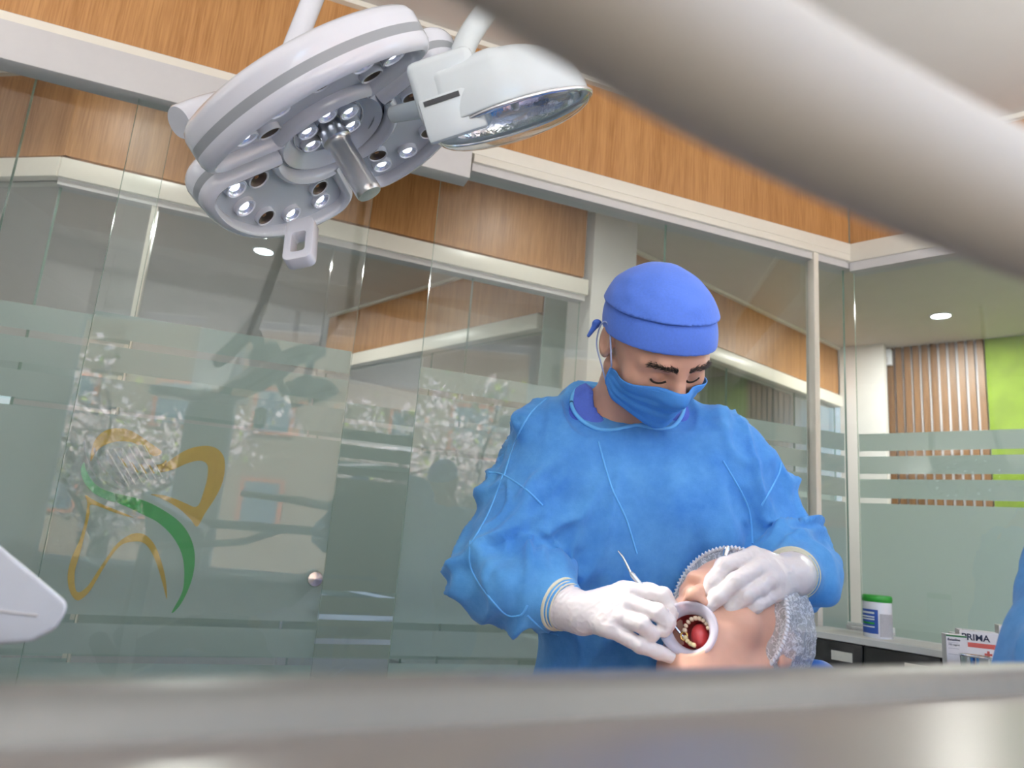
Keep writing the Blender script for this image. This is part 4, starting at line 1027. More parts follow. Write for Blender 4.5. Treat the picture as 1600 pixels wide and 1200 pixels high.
sdf_obj('body', p_body, (-.75, .1, .2), PH.c + .17, .01, M_SKINP, patient, fine=(PH.c + np.array([-.13, -.13, -.09]), PH.c + np.array([.1, .06, .1]), .0021))
fine_lo, fine_hi = PH.c - .16, PH.c + .15
# drape over chest and legs
M_BIB = mat('lavender_bib', srgb(196, 194, 226), .8, var=.04, scale=60, bump=.1)
M_TROU = mat('grey_trousers', srgb(90, 92, 100), .9, var=.08)
def drape(P):
    T = (H_P - N_P) / np.linalg.norm(H_P - N_P); M = np.stack([sxp, np.cross(T, sxp), T])
    d = sd_box(P, (N_P + H_P) / 2 + T * .07, (.196, .118, .26), M, .1)
    for s_ in (-1, 1): d = smin(d, limb(P, [N_P + sxp * s_ * .17 + T * .1, N_P + sxp * s_ * .22 + T * .34, H_P + sxp * s_ * .1 + np.array([-.07, -.07, .12])], [.064, .056, .05]), .04)
    return d
sdf_obj('bib', drape, (-.4, .4, .3), (.75, 1.4, 1.1), .009, M_BIB, patient)
for k, a, s_ in zip(Kp, Ap, (-1, 1)):
    tube('trouser_leg', [H_P + sxp * s_ * .09, k, a], [.10, .075, .06], M_TROU, patient, 18)
    sdf_obj('shoe', lambda P, a=a: limb(P, [a, a + np.array([-.06, -.05, .1])], [.05, .042]), a - .15, a + .2, .009, M_DARK, patient)
# hair under the net, the net, its elastic edge
M_HAIR = mat('grey_hair', srgb(112, 104, 100), .7, var=.3, scale=120, stretch=(1, 1, .2))
def net_plane(q): return q[:, 1] * .84 - q[:, 2] * .54 - .030
sdf_obj('hair', lambda P: np.maximum(cran(PH.loc(P)) - .004, net_plane(PH.loc(P)) + .012), fine_lo, fine_hi, .004, M_HAIR, patient)
def net_mat():
    m, t, o = _nodes('hair_net'); L = t.links
    tc = _n(t, 'ShaderNodeTexCoord'); vo = _n(t, 'ShaderNodeTexVoronoi', feature='DISTANCE_TO_EDGE'); vo.inputs['Scale'].default_value = 70
    nz = _n(t, 'ShaderNodeTexNoise'); nz.inputs['Scale'].default_value = 60; nz.inputs['Detail'].default_value = 5
    mx0 = _n(t, 'ShaderNodeMix', data_type='RGBA'); mx0.inputs[0].default_value = .06; L.new(tc.outputs['Object'], mx0.inputs[6]); L.new(nz.outputs['Color'], mx0.inputs[7]); L.new(tc.outputs['Object'], nz.inputs['Vector']); L.new(mx0.outputs[2], vo.inputs['Vector'])
    mr = _n(t, 'ShaderNodeMapRange'); mr.inputs['From Min'].default_value = 0; mr.inputs['From Max'].default_value = .10; mr.inputs['To Min'].default_value = .05; mr.inputs['To Max'].default_value = .55; L.new(vo.outputs['Distance'], mr.inputs[0])
    df = _n(t, 'ShaderNodeBsdfDiffuse'); df.inputs[0].default_value = (.86, .86, .88, 1); tr = _n(t, 'ShaderNodeBsdfTransparent')
    mx = _n(t, 'ShaderNodeMixShader'); L.new(mr.outputs[0], mx.inputs[0]); L.new(df.outputs[0], mx.inputs[1]); L.new(tr.outputs[0], mx.inputs[2]); L.new(mx.outputs[0], o.inputs[0]); return m
M_NET = net_mat(); M_NETE = mat('net_elastic', srgb(236, 236, 240), .8, var=.03)
def net(P):
    q = PH.loc(P); return np.maximum(smin(cran(q), sd_ell(q, (0, -.03, .01), (.084, .09, .085)), .03) - .011, net_plane(q))
def net_post(V):
    N = grad(net, V, .003); return V + N * (.0035 * (1 - np.abs(vnoise(V, 38))) ** 2 + .003 * (1 - np.abs(vnoise(V + 4, 75))) ** 2 - .003)[:, None]
nt_ = sdf_obj('hair_net', net, fine_lo, fine_hi, .003, M_NET, patient, net_post)
ang = np.linspace(0, 2 * math.pi, 300); pe = np.array([1.0, 0, 0]); pn = np.array([0, .84, -.54]); pu = np.cross(pn, pe); o0 = pn * .030
dd = np.array([pe * math.cos(a) + pu * math.sin(a) for a in ang], f4); pe_ = shell_hit(lambda q: smin(cran(q), sd_ell(q, (0, -.03, .01), (.084, .09, .085)), .03) - .012, np.tile(o0, (300, 1)), dd)
tube('elastic_edge', [PH.wld(p + np.asarray(d) * .0016 * math.sin(i * 2.1)) for i, (p, d) in enumerate(zip(pe_, dd))], [.0026 + .0008 * math.sin(i * 2.1) for i in range(300)], M_NETE, nt_, 6, False)
# mouth: cavity, tongue, gums, teeth, gold crown
mdir = view_at(1080, 985, (-.2, .2, .95)); mdir /= np.linalg.norm(mdir); mup = view_at(1080, 985, (.1, .97, 0)); mup -= mdir * np.dot(mup, mdir); mup /= np.linalg.norm(mup); mrt = np.cross(mup, mdir)
MFm = lambda x, y, z: MCW + mrt * x + mup * y + mdir * z
M_RED = mat('mouth_lining', srgb(158, 52, 50), .3, var=.15, scale=90, coat=.4, sss=.1); M_TONG = mat('tongue', srgb(206, 70, 74), .35, var=.1, scale=200, bump=.2, coat=.3, sss=.15)
M_TOOTH = mat('tooth_enamel', srgb(232, 210, 180), .2, var=.06, scale=80, coat=.5); M_TOOTHY = mat('tooth_enamel_yellow', srgb(228, 212, 160), .22, var=.06, scale=80, coat=.5); M_GOLD = mat('gold_crown', (.75, .48, .16), .25, 1, var=.1)
def bowl_v(rx, ry, dep, z0, rows=8, sg=28):
    V = []; F = []
    for i in range(rows + 1):
        t = i / rows * math.pi / 2
        for k in range(sg):
            a = 2 * math.pi * k / sg; V.append(MFm(rx * math.cos(a) * math.cos(t), ry * math.sin(a) * math.cos(t), z0 - dep * math.sin(t)))
    for i in range(rows):
        for k in range(sg): F.append((i * sg + k, i * sg + (k + 1) % sg, (i + 1) * sg + (k + 1) % sg, (i + 1) * sg + k))
    return V, F
V, F = bowl_v(.030, .030, .034, -.004); cav = mesh('mouth_lining', V, F, M_RED, patient, True)
sdf_obj('tongue', lambda P: sd_ell((P - MFm(.008, -.003, -.022).astype(f4)) @ np.stack([mrt, mup, mdir]).astype(f4).T, (0, 0, 0), (.013, .018, .014)), MCW - .05, MCW + .05, .002, M_TONG, patient)
def tooth_sdf(c, r, tiltm): return lambda P: sd_box(P, c, r, tiltm, min(r) * .8)
def arch(name, a0, a1, n_, rx, ry, z, m, sz, part):
    VV = []; FF = []; off = 0
    for k in range(n_):
        a = math.radians(a0 + (a1 - a0) * k / (n_ - 1)); c = MFm(rx * math.cos(a) + .006, ry * math.sin(a) + .0, z)
        rad = mrt * math.cos(a) + mup * math.sin(a); tan = np.cross(mdir, rad); M = np.stack([tan, rad, mdir])
        v, f = surfnet(lambda P: sd_box(P, c, (sz * (1 + .12 * math.sin(k * 5)), sz * 1.05, sz * 1.4), M, sz * .75), c - sz * 2.2, c + sz * 2.2, sz * .45)
        VV.append(v); FF.append(f + off); off += len(v)
    return quick(name, np.concatenate(VV), np.concatenate(FF), m, part)
arch('upper_teeth', 22, 178, 9, .0165, .0185, -.008, M_TOOTH, .0029, patient)
arch('lower_teeth', 212, 262, 4, .0165, .0185, -.004, M_TOOTHY, .0030, patient)
tube('gold_crown', [MFm(-.0115 + .0045 * math.cos(a), -.0068 + .0055 * math.sin(a), -.009) for a in np.linspace(0, 2 * math.pi, 24)], .0016, M_GOLD, patient, 8, False)
# lip retractor: translucent flared ring with two tabs
def soft_plastic():
    m, t, o = _nodes('retractor_plastic'); L = t.links
    p = _n(t, 'ShaderNodeBsdfPrincipled'); p.inputs['Base Color'].default_value = (.80, .78, .86, 1); p.inputs['Roughness'].default_value = .18; p.inputs['Coat Weight'].default_value = .4
    lw = _n(t, 'ShaderNodeLayerWeight'); lw.inputs['Blend'].default_value = .45; tr = _n(t, 'ShaderNodeBsdfTransparent'); tr.inputs[0].default_value = (.95, .9, .95, 1)
    mr = _n(t, 'ShaderNodeMapRange'); mr.inputs['To Min'].default_value = .42; mr.inputs['To Max'].default_value = .95; L.new(lw.outputs['Facing'], mr.inputs[0])
    mx = _n(t, 'ShaderNodeMixShader'); L.new(mr.outputs[0], mx.inputs[0]); L.new(tr.outputs[0], mx.inputs[1]); L.new(p.outputs[0], mx.inputs[2]); L.new(mx.outputs[0], o.inputs[0]); return m
M_RP = soft_plastic()
lr = empty('lip_retractor', tuple(MCW), 'translucent ring lip retractor holding the open mouth', 'retractor')
prof = [(.0245, -.012), (.0265, -.006), (.029, .001), (.0345, .006), (.0385, .007), (.0395, .0055), (.0385, .004), (.034, .003), (.0275, -.004), (.0255, -.012)]
Vr = []; Fr = []; sg = 44
for r, z in prof:
    for k in range(sg):
        a = 2 * math.pi * k / sg; Vr.append(MFm(r * math.cos(a) * (1.0 + .06 * (math.cos(a) < 0) * abs(math.cos(a))), r * math.sin(a) * .95, z + .007 + .004 * math.cos(2 * a)))
for i in range(len(prof) - 1):
    for k in range(sg): Fr.append((i * sg + k, i * sg + (k + 1) % sg, (i + 1) * sg + (k + 1) % sg, (i + 1) * sg + k))
mesh('ring_flange', Vr, Fr, M_RP, lr, True)
sdf_obj('tab', lambda P: sd_box(P, MFm(-.008, -.0385, .003), (.007, .006, .003), np.stack([mrt, mup, mdir]), .0028), MFm(-.008, -.0385, .003) - .014, MFm(-.008, -.0385, .003) + .014, .0018, M_RP, lr)
# ---- chair
M_UPH = mat('blue_upholstery', srgb(58, 110, 190), .42, var=.04, scale=20, coat=.1)
chair = empty('dental_chair', (.0, .8, 0), 'blue upholstered dental chair under the reclining person', 'dental chair')
T = (H_P - N_P) / np.linalg.norm(H_P - N_P); bk = np.cross(T, sxp); bk = bk if bk[2] < 0 else -bk
Mb = np.stack([sxp, bk, T])
c0 = (N_P + H_P) / 2 + bk * .165 + T * .02
sdf_obj('backrest', lambda P: sd_box(P, c0, (.25, .05, .33), Mb, .045), c0 - .45, c0 + .45, .012, M_UPH, chair)
hb = PH.wld((.02, -.135, -.035)); Mh = PH.M
sdf_obj('headrest', lambda P: sd_box(P, hb, (.125, .028, .075), Mh, .026), hb - .17, hb + .17, .006, M_UPH, chair)
tube('headrest_stem', [hb + bk * .03, c0 - T * .25 + bk * .0], .016, M_CHROME, chair, 14)
sdp = (Kp[0] + Kp[1]) / 2; dS = sdp - H_P; dS /= np.linalg.norm(dS); upS = np.cross(sxp, dS); upS = upS if upS[2] > 0 else -upS; Ms = np.stack([sxp, dS, upS]); cs = H_P + dS * .2 - upS * .16
sdf_obj('seat', lambda P: sd_box(P, cs, (.26, .32, .055), Ms, .05), cs - .5, cs + .5, .012, M_UPH, chair)
ap = (Ap[0] + Ap[1]) / 2; dl = ap - sdp; dl /= np.linalg.norm(dl); upl = np.cross(sxp, dl); upl = upl if upl[2] > 0 else -upl; cl = (sdp + ap) / 2 - upl * .13
sdf_obj('leg_rest', lambda P: sd_box(P, cl, (.2, .24, .045), np.stack([sxp, dl, upl]), .04), cl - .4, cl + .4, .012, M_UPH, chair)
tube('pedestal', [cs - upS * .05, (cs[0], cs[1], .06)], [.10, .14], M_WHITE, chair, 24)
box('base_plate', (cs[0] - .3, cs[1] - .25, 0), (cs[0] + .3, cs[1] + .25, .07), M_WHITE, chair, bevel=.03)
# ---- seated assistant, only a sleeve in view
asst = empty('person', (1.05, .80, 0), 'second gowned person, only a blue sleeve showing at right edge', 'person')
aS, aE, aW = W(1765, 800, .80), W(1694, 1040, .76), W(1790, 1085, .60)
aN = aS + np.array([.2, .06, .06]); aS2 = aS + np.array([.40, .04, 0]); aB = np.array([aN[0] - .02, aN[1] + .08, .62])
AH = Head(aN + np.array([-.02, -.04, .17]), (-.55, .35, -.5))
def a_body(P):
    d = face_sdf(AH.loc(P)); d = smin(d, sd_cap(P, AH.wld((0, -.03, -.05)), aN, .05, .055), .03)
    d = smin(d, limb(P, [aN - np.array([0, 0, .08]), aB], [.11, .12]), .05); d = smin(d, limb(P, [aS, aE, aW], [.045, .04, .03]), .02)
    d = smin(d, limb(P, [aS2, aS2 + np.array([.06, 0, -.25]), aS2 + np.array([-.1, -.2, -.28])], [.045, .04, .03]), .02)
    for s_ in (-1, 1): d = smin(d, limb(P, [aB + np.array([.1 * s_, 0, -.05]), aB + np.array([.13 * s_, -.4, -.06]), np.array([aB[0] + .13 * s_, aB[1] - .38, .06]), np.array([aB[0] + .13 * s_, aB[1] - .5, .04])], [.085, .06, .045, .04]), .04)
    return d
sdf_obj('body', a_body, (.5, .2, 0), (1.75, 1.35, 1.75), .009, M_SKIN, asst)
def a_gown(P):
    d = limb(P, [aS + np.array([.09, 0, -.0]), aS2 - np.array([.09, 0, 0])], [.085, .085]); d = smin(d, limb(P, [aN - np.array([0, 0, .1]), aB], [.15, .17]), .06)
    d = smin(d, limb(P, [aS, aE, aW], [.072, .070, .045]), .04); d = smin(d, limb(P, [aS2, aS2 + np.array([.06, 0, -.25]), aS2 + np.array([-.1, -.2, -.28])], [.072, .07, .045]), .04)
    d = smin(d, limb(P, [aB, aB + np.array([0, -.34, -.06])], [.2, .16]), .05)
    return np.maximum(d, P[:, 2] - (aN[2] - .012))
def a_post(V):
    N = grad(a_gown, V, .004); return V + N * (((1 - np.abs(vnoise(V, 14))) ** 3 - .3) * .012)[:, None]
sdf_obj('gown', a_gown, (.5, .25, .3), (1.8, 1.4, 1.5), .009, M_GOWN, asst, a_post)
sdf_obj('surgical_cap', lambda P: np.maximum(cran(AH.loc(P)) - .01, -(AH.loc(P)[:, 2] - (.016 + (AH.loc(P)[:, 1] - .09) * .24))), AH.c - .13, AH.c + .13, .006, M_CAP, asst)
stool = empty('stool', (float(aB[0]), float(aB[1]), 0), 'round stool under the second gowned person', 'stool')
lathe('seat', [(.0, .0), (.17, .0), (.18, .02), (.18, .05), (.17, .07), (.0, .075)], (aB[0], aB[1], aB[2] - .29), (0, 0, 1), M_UPH, stool, 28)
tube('column', [(aB[0], aB[1], .06), (aB[0], aB[1], aB[2] - .29)], .025, M_CHROME, stool, 16)
for k in range(5):
    a = 2 * math.pi * k / 5; tube('foot', [(aB[0], aB[1], .07), (aB[0] + .24 * math.cos(a), aB[1] + .24 * math.sin(a), .03)], [.02, .014], M_CHROME, stool, 10)
# ------------------------------------------------------------------ emblem on the glass door
def em(name, pts, m, n0=.0128, n1=.0138, sub=4, parent=dr):
    P = [(100 + x / 4, 660 + y / 4) for x, y in pts]
    P = [tuple(p) for p in catmull(P, sub, True)] if sub > 1 else P
    poly = [P1.hit(px, py, n1) for px, py in P]
    k = len(poly); V = [P1(s, n0, z) for s, z in poly] + [P1(s, n1, z) for s, z in poly]
    from mathutils.geometry import tessellate_polygon
    T_ = tessellate_polygon([[Vector((a, b, 0)) for a, b in poly]])
    F = [tuple(t) for t in T_] + [tuple(k + i for i in t[::-1]) for t in T_] + [(i, (i + 1) % k, k + (i + 1) % k, k + i) for i in range(k)]
    return mesh(name, V, F, m, parent)
M_OCH = mat('emblem_ochre', srgb(178, 152, 70), .5, var=.04); M_GRN = mat('emblem_green', srgb(64, 150, 84), .5, var=.04); M_GRL = mat('emblem_light_green', srgb(118, 182, 138), .5, var=.04); M_EGR = mat('emblem_grey', srgb(150, 164, 164), .5, var=.03); M_EWH = mat('emblem_white', srgb(232, 236, 232), .5, var=.02)
em('emblem_brush_stem', [(125, 250), (105, 290), (112, 340), (140, 395), (190, 445), (250, 475), (322, 500), (326, 450), (260, 425), (200, 390), (160, 340), (135, 290)], M_GRL)
em('emblem_brush_handle', [(322, 450), (330, 497), (400, 530), (500, 580), (580, 620), (650, 680), (700, 745), (735, 820), (750, 900), (750, 990), (735, 1070), (672, 1190), (720, 1150), (770, 1060), (805, 960), (818, 860), (808, 770), (775, 690), (720, 620), (640, 560), (540, 505), (440, 470), (340, 448)], M_GRN)
em('emblem_tooth_stroke', [(540, 450), (620, 480), (720, 540), (790, 605), (832, 652), (880, 570), (940, 480), (985, 390), (1005, 300), (1000, 220), (965, 170), (910, 148), (840, 150), (770, 170), (700, 210), (630, 265), (605, 310), (680, 295), (760, 260), (830, 240), (880, 248), (900, 285), (893, 360), (870, 440), (845, 510), (815, 528), (770, 510), (700, 480), (620, 455)], M_OCH)
em('emblem_tooth_stroke', [(132, 455), (145, 500), (140, 560), (125, 640), (95, 740), (50, 840), (25, 930), (25, 1010), (45, 1075), (80, 1112), (115, 1100), (165, 1050), (230, 940), (300, 830), (360, 765), (430, 745), (490, 750), (530, 785), (570, 860), (600, 950), (625, 1040), (643, 1105), (640, 1020), (625, 930), (595, 830), (560, 755), (510, 705), (455, 692), (395, 710), (330, 760), (270, 840), (210, 930), (150, 1020), (100, 1060), (75, 1050), (66, 1000), (70, 920), (100, 820), (140, 660), (160, 570), (165, 515), (230, 530), (320, 565), (440, 597), (330, 548), (230, 508), (170, 476)], M_OCH)
em('emblem_tooth_stroke', [(165, 245), (175, 160), (205, 95), (260, 50), (330, 36), (400, 45), (460, 75), (520, 115), (570, 150), (612, 185), (570, 212), (510, 180), (440, 130), (370, 118), (300, 125), (240, 150), (200, 185)], M_OCH)
em('emblem_tooth_stroke', [(335, 210), (380, 235), (480, 262), (600, 262), (640, 235), (630, 300), (560, 320), (470, 315), (420, 300), (370, 260)], M_OCH)
em('emblem_brush_outline', [(122, 105), (126, 200), (160, 290), (225, 362), (350, 430), (356, 420), (235, 350), (172, 285), (136, 198), (132, 105)], M_EGR, sub=3)
em('emblem_brush_outline', [(182, 150), (205, 245), (265, 325), (365, 412), (374, 402), (275, 315), (216, 240), (194, 150)], M_EGR, sub=3)
for i in range(6):
    x0, y0, x1, y1 = 232 + 46 * i, 172 - 6 * i, 385 + 42 * i, 402 - 12 * i
    em('emblem_bristle', [(x0, y0), (x0 + 26, y0 - 4), (x1 + 14, y1 - 4), (x1 - 12, y1)], M_EGR, .0140, .0146, 1)
    em('emblem_bristle', [(x0 + 34, y0), (x0 + 40, y0 - 2), (x1 + 24, y1 - 2), (x1 + 18, y1)], M_EWH, .0140, .0146, 1)

# ------------------------------------------------------------------ drawer cabinet by the right glass wall
FC = Frame(ZH(1285, 988, .957)[:2], 139.9)
cab = empty('drawer_cabinet', tuple(FC(.15, -.13, 0)), 'black drawer cabinet with pale worktop against the right glass wall', 'cabinet')
M_TOP = mat('pale_worktop', srgb(214, 214, 208), .35, var=.03, scale=30)
box('carcass', (-.10, -.25, .06), (.400, -.014, .938), M_BLACK, cab, FC)
box('plinth', (-.09, -.24, 0), (.39, -.03, .06), M_DARK, cab, FC)
prism_top = [(-.11, -.26), (-.11, 0), (.375, 0.0), (.405, -.035), (.405, -.26)]
V = [FC(s, n, z) for z in (.938, .957) for s, n in prism_top]; k = 5
mesh('worktop', V, [tuple(range(5))[::-1], tuple(range(5, 10))] + [(i, (i + 1) % 5, 5 + (i + 1) % 5, 5 + i) for i in range(5)], M_TOP, cab)
M_LAB = mat('paper_label', srgb(222, 220, 208), .8, var=.04)
M_INK = mat('ink', srgb(50, 50, 54), .8)
for i, s0 in enumerate((-.095, .137)):
    s1 = s0 + .228
    for zz0, zz1 in ((.72, .934), (.49, .715), (.07, .485)):
        d = box('drawer', (s0, -.014, zz0), (s1, .0, zz1), M_BLACK, cab, FC, bevel=.002)
        box('handle', (s0 + .07, .0, zz0 + .02), (s0 + .16, .012, zz0 + .03), M_STEEL, d, FC)
        if zz1 > .9:
            lb = box('label_card', (s0 + .125, .0, .875), (s0 + .195, .0012, .905), M_LAB, d, FC)
    # scribbles stand for handwriting strokes on the two cards
# items on the cabinet
def text_mesh(txt, size, parent, org, ux, uy, m, name='lettering', ext=.0002, bold=False):
    cu = bpy.data.curves.new('t', 'FONT'); cu.body = txt; cu.size = size; cu.extrude = ext; cu.offset = .0 if not bold else size * .02
    to = bpy.data.objects.new('t', cu); COL.objects.link(to); bpy.context.view_layer.update()
    me = bpy.data.meshes.new_from_object(to.evaluated_get(bpy.context.evaluated_depsgraph_get())); bpy.data.objects.remove(to); bpy.data.curves.remove(cu)
    co = np.zeros(len(me.vertices) * 3, f4); me.vertices.foreach_get('co', co); co = co.reshape(-1, 3); ux = np.array(ux) / np.linalg.norm(ux); uy = np.array(uy) / np.linalg.norm(uy); un = np.cross(ux, uy)
    me.vertices.foreach_set('co', (np.array(org) + co[:, :1] * ux + co[:, 1:2] * uy + co[:, 2:] * un).astype(f4).ravel()); me.update(); me.materials.clear()
    return link(name, me, m, parent)
ca = ZH(1372, 996, .957)
can = empty('wipes_canister', tuple(ca), 'white wipes canister with green lid and blue label', 'canister')
lathe('tub', [(.0, 0), (.044, .0), (.0455, .004), (.0455, .115), (.043, .121), (.0, .121)], ca, (0, 0, 1), M_WHITE, can, 36)
M_LID = mat('green_lid', srgb(36, 150, 44), .35, var=.05)
lathe('lid', [(.0455, .117), (.047, .119), (.047, .134), (.044, .139), (.0, .14)], ca, (0, 0, 1), M_LID, can, 36)
M_BLU = mat('blue_label', srgb(38, 78, 160), .5, var=.05); M_PRT = mat('grey_print', srgb(176, 176, 180), .7, var=.12, scale=400)
def arc_label(name, a0, a1, z0, z1, m, r=.0458):
    vc = CAMP[:2] - ca[:2]; b0 = math.atan2(vc[1], vc[0]); V = []; F = []; n_ = 14
    for i in range(n_ + 1):
        a = b0 + math.radians(a0 + (a1 - a0) * i / n_)
        for z in (z0, z1): V.append(ca + np.array([r * math.cos(a), r * math.sin(a), z]))
    for i in range(n_): F.append((2 * i, 2 * i + 2, 2 * i + 3, 2 * i + 1))
    return mesh(name, V, F, m, can, True)
arc_label('blue_label', -85, 2, .014, .092, M_BLU)
for z0, z1, m in ((.078, .084, M_EWH), (.066, .07, M_EWH), (.058, .062, M_EWH), (.044, .050, M_LID), (.034, .037, M_EWH)): arc_label('label_print', -75, -12, z0, z1, m, .0461)
arc_label('small_print_panel', 8, 80, .006, .08, M_PRT)
ob = Frame(ZH(1314, 983, .957)[:2], 139.9)
obx = empty('tape_dispenser', tuple(ob(0.04, -.05, .957)), 'white and grey oblong dispenser lying behind the canister', 'dispenser')
box('cover', (0, -.075, .965), (.16, -.05, .983), M_EWH, obx, ob, bevel=.002); box('blade', (.002, -.05, .958), (.085, -.035, .973), M_STEEL, obx, ob, bevel=.002); box('foot', (0, -.075, .957), (.16, -.05, .966), M_RAIL, obx, ob)
for i, (s, n, a) in enumerate(((.04, -.09, 'left'), (.25, -.11, 'right'))):
    sh = box('paper_sheet', (s - .07, n - .09, .9572 + i * .0006), (s + .1, n + .075, .9576 + i * .0006), M_LAB, None, FC); tag(sh, 'thin printed paper sheet lying at the %s of the black cabinet top' % a, 'paper', 'papers on the cabinet')
    for k in range(9): box('printed_line', (s - .06, n - .08 + k * .017, .9577 + i * .0006), (s + .09, n - .0775 + k * .017, .9578 + i * .0006), M_PRT, sh, FC)
# lower steel counter with medicine boxes
lc = empty('side_counter', tuple(FC(.85, -.15, 0)), 'lower steel side counter right of the black cabinet', 'counter')
box('top', (.42, -.34, .835), (1.3, .06, .86), M_STEEL, lc, FC); box('body', (.43, -.33, .0), (1.29, .04, .835), M_WHITE, lc, FC)
M_BOXW = mat('carton_white', srgb(232, 230, 230), .6, var=.02); M_BOXR = mat('carton_red', srgb(196, 92, 84), .6, var=.04); M_BOXD = mat('carton_navy_print', srgb(26, 34, 62), .6); M_BOXG = mat('carton_green', srgb(36, 110, 60), .6)
pb = W(1499, 984, 2.02); PBF = Frame(pb[:2], 112); zt_ = float(pb[2]); pw = .092
pbx = empty('medicine_carton', tuple(PBF(pw / 2, -.03, .86)), 'white carton with navy capital lettering and red stripe', 'box')
box('carton', (0, -.06, .8605), (pw, 0, zt_), M_BOXW, pbx, PBF); box('red_stripe', (.018, .0001, zt_ - .042), (pw - .001, .0005, zt_ - .030), M_BOXR, pbx, PBF)
box('red_cross', (.062, .0001, zt_ - .066), (.068, .0005, zt_ - .048), M_BOXR, pbx, PBF); box('red_cross', (.056, .0001, zt_ - .060), (.074, .0005, zt_ - .054), M_BOXR, pbx, PBF)
text_mesh('PRIMA', .0235, pbx, PBF(.004, .0004, zt_ - .024), PBF.u, (0, 0, 1), M_BOXD, bold=True)
text_mesh('PRIMA', .011, pbx, PBF(.012, -.03, zt_ + .0002), PBF.u, -PBF.n, M_BOXD)
text_mesh('PRIMA', .0125, pbx, PBF(pw + .0004, -.004, zt_ - .019), -PBF.n, (0, 0, 1), M_PRT)
bb = W(1478, 991, 1.93); BBF = Frame(bb[:2], 108); zb_ = float(bb[2])
bbx = empty('medicine_carton', tuple(BBF(.024, -.02, .86)), 'small white carton with green top edge and fine print', 'box')
box('carton', (0, -.045, .8605), (.047, 0, zb_), M_BOXW, bbx, BBF); box('green_edge', (0, .0001, zb_ - .004), (.047, .0006, zb_), M_BOXG, bbx, BBF); box('green_edge', (.047, -.045, zb_ - .004), (.0476, 0, zb_), M_BOXG, bbx, BBF)
text_mesh('Betadine', .0082, bbx, BBF(.003, .0004, zb_ - .014), BBF.u, (0, 0, 1), M_BOXD, bold=True)
text_mesh('100 mg/ml', .0062, bbx, BBF(.004, .0004, zb_ - .026), BBF.u, (0, 0, 1), M_BOXD)
for k in range(3): box('fine_print', (.004, .0001, zb_ - .0185 - k * .0145 - .001), (.028, .0004, zb_ - .0185 - k * .0145), M_PRT, bbx, BBF)
bo = W(1491, 990, 2.1); bot = empty('bottle', (bo[0], bo[1], .86), 'white capped bottle behind the small green-edged carton', 'bottle')
lathe('bottle_body', [(.0, .001), (.02, .001), (.02, .105), (.012, .12), (.012, .125)], (bo[0], bo[1], .86), (0, 0, 1), M_WHITE, bot, 20); lathe('cap', [(.0135, .122), (.0135, float(bo[2]) - .86 + .004), (.0, float(bo[2]) - .86 + .005)], (bo[0], bo[1], .86), (0, 0, 1), M_EWH, bot, 20)
wo = W(1566, 978, 2.1); wbx = empty('white_carton', (wo[0], wo[1], .86), 'plain white carton half hidden behind the blue sleeve', 'box'); WBF = Frame(wo[:2], 112)
box('carton', (-.008, -.05, .8605), (.05, 0, float(wo[2])), M_BOXW, wbx, WBF); box('flap', (-.008, -.05, float(wo[2])), (.05, 0, float(wo[2]) + .001), M_LAB, wbx, WBF)
so = W(1524, 1026, 1.85); bw = empty('steel_bowl', (so[0], so[1], .86), 'small shiny steel bowl before the lettered carton', 'bowl')
hb_ = float(so[2]) - .86; lathe('bowl_wall', [(.0, .002), (.02, .002), (.03, hb_ * .5), (.034, hb_), (.036, hb_ + .002), (.0325, hb_), (.028, hb_ * .5), (.018, .004), (.0, .004)], (so[0], so[1], .86), (0, 0, 1), M_CHROME, bw, 28)
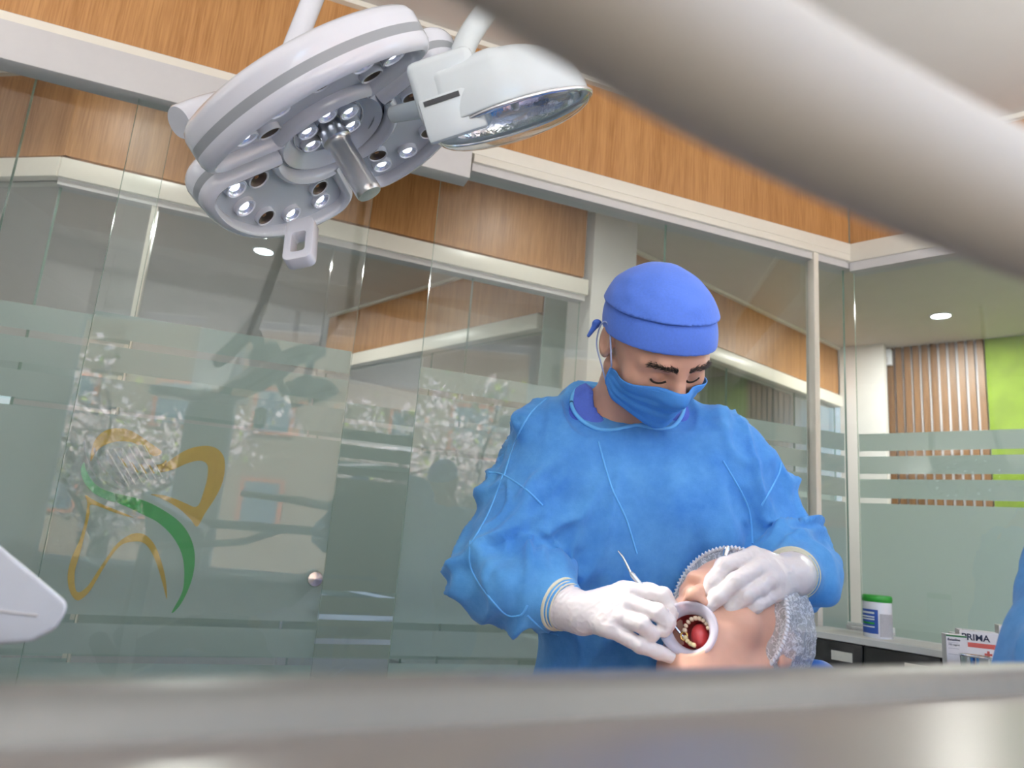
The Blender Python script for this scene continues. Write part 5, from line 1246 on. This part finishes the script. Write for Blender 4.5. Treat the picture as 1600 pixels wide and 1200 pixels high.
# ------------------------------------------------------------------ outside the windows: blossoming trees and a house
M_BARK = mat('bark', srgb(84, 66, 54), .9, var=.3, scale=30, bump=.4); M_BLOS = mat('blossom', srgb(250, 228, 228), .7, var=.08, scale=8); M_LEAF = mat('young_leaf', srgb(150, 160, 70), .7, var=.2)
def tree(s, n, seed, label, h=3.6):
    rnd = random.Random(seed); base = WN(s, n, -.12); o = empty('blossom_tree', tuple(base), label, 'tree', 'trees outside the windows')
    tips = []
    tk = [base, base + np.array([.05, .02, .8]), base + np.array([.02, .06, 1.5])]; tube('trunk', catmull(tk, 4), [.11, .105, .1, .095, .09, .085, .08, .075, .07], M_BARK, o, 10)
    for k in range(11):
        a = 2 * math.pi * k / 11 + rnd.random(); z0 = .9 + rnd.random() * .7; L_ = .9 + rnd.random() * .9; e = .35 + rnd.random() * .8
        p = [base + np.array([.03, .03, z0])]
        d = np.array([math.cos(a), math.sin(a), e]); d /= np.linalg.norm(d)
        for q in range(4): p.append(p[-1] + d * L_ / 4 + np.array([rnd.gauss(0, .05), rnd.gauss(0, .05), rnd.gauss(.02, .04)]))
        tube('branch', catmull(p, 3), list(np.linspace(.04, .006, 13)), M_BARK, o, 6)
        for q in p[1:]: tips.append(q)
        for q in range(5):
            b = p[1 + q % 4]; t_ = b + np.array([rnd.gauss(0, .35), rnd.gauss(0, .35), rnd.gauss(.15, .25)]); tube('twig', [b, (b + t_) / 2 + np.array([0, 0, .03]), t_], [.01, .007, .003], M_BARK, o, 5); tips += [t_, (b + t_) / 2]
    tips = np.array(tips); r_ = np.random.RandomState(seed)
    for nm, m, cnt, sz, sp in (('blossoms', M_BLOS, 2600, .034, .10), ('leaves', M_LEAF, 500, .03, .13)):
        c = tips[r_.randint(0, len(tips), cnt)] + r_.normal(0, sp, (cnt, 3)); u = r_.normal(0, 1, (cnt, 3)); u /= np.linalg.norm(u, axis=1, keepdims=True); v = np.cross(u, r_.normal(0, 1, (cnt, 3))); v /= np.linalg.norm(v, axis=1, keepdims=True); s_ = sz * (.6 + .8 * r_.rand(cnt, 1))
        ob_ = quick(nm, np.stack([c + u * s_, c + v * s_, c - u * s_, c - v * s_], 1).reshape(-1, 3), np.arange(cnt * 4).reshape(-1, 4), m, o, smooth=False); ob_['kind'] = 'stuff'
for s, n, sd in ((-1.2, 2.2, 1), (2.6, 2.2, 3), (6.4, 2.6, 4)):
    tree(s, n, sd, 'white blossoming tree outside the windows, ' + {1: 'nearest to the wide pier', 2: 'second along the facade', 3: 'third along the facade', 4: 'farthest right', 5: 'farthest left'}[sd])
M_HOUSE = mat('house_render', srgb(112, 98, 86), .9, var=.08, scale=3); M_ROOFT = mat('roof_tile', srgb(150, 84, 62), .8, var=.15, scale=20); M_HW = mat('house_window', srgb(70, 84, 100), .1, var=.1)
hs = empty('house', tuple(WN(1, 12, -.12)), 'beige two-storey house across the street with tiled roof', 'house')
box('house_wall', (-9, 11, -.12), (9, 15, 6.2), M_HOUSE, hs, WN); V = [WN(-9.4, 10.6, 6.2), WN(9.4, 10.6, 6.2), WN(9.4, 15.4, 6.2), WN(-9.4, 15.4, 6.2), WN(-9.4, 13, 7.6), WN(9.4, 13, 7.6)]
mesh('roof', V, [(0, 1, 5, 4), (2, 3, 4, 5), (0, 4, 3), (1, 2, 5), (0, 3, 2, 1)], M_ROOFT, hs)
for k in range(7):
    for z in (.9, 3.0): wq = box('window', (-7.6 + 2.3 * k, 10.93, z), (-6.6 + 2.3 * k, 11.0, z + 1.1), M_ROOFT, hs, WN); box('pane', (-7.5 + 2.3 * k, 10.91, z + .08), (-6.7 + 2.3 * k, 10.931, z + 1.02), M_HW, wq, WN)
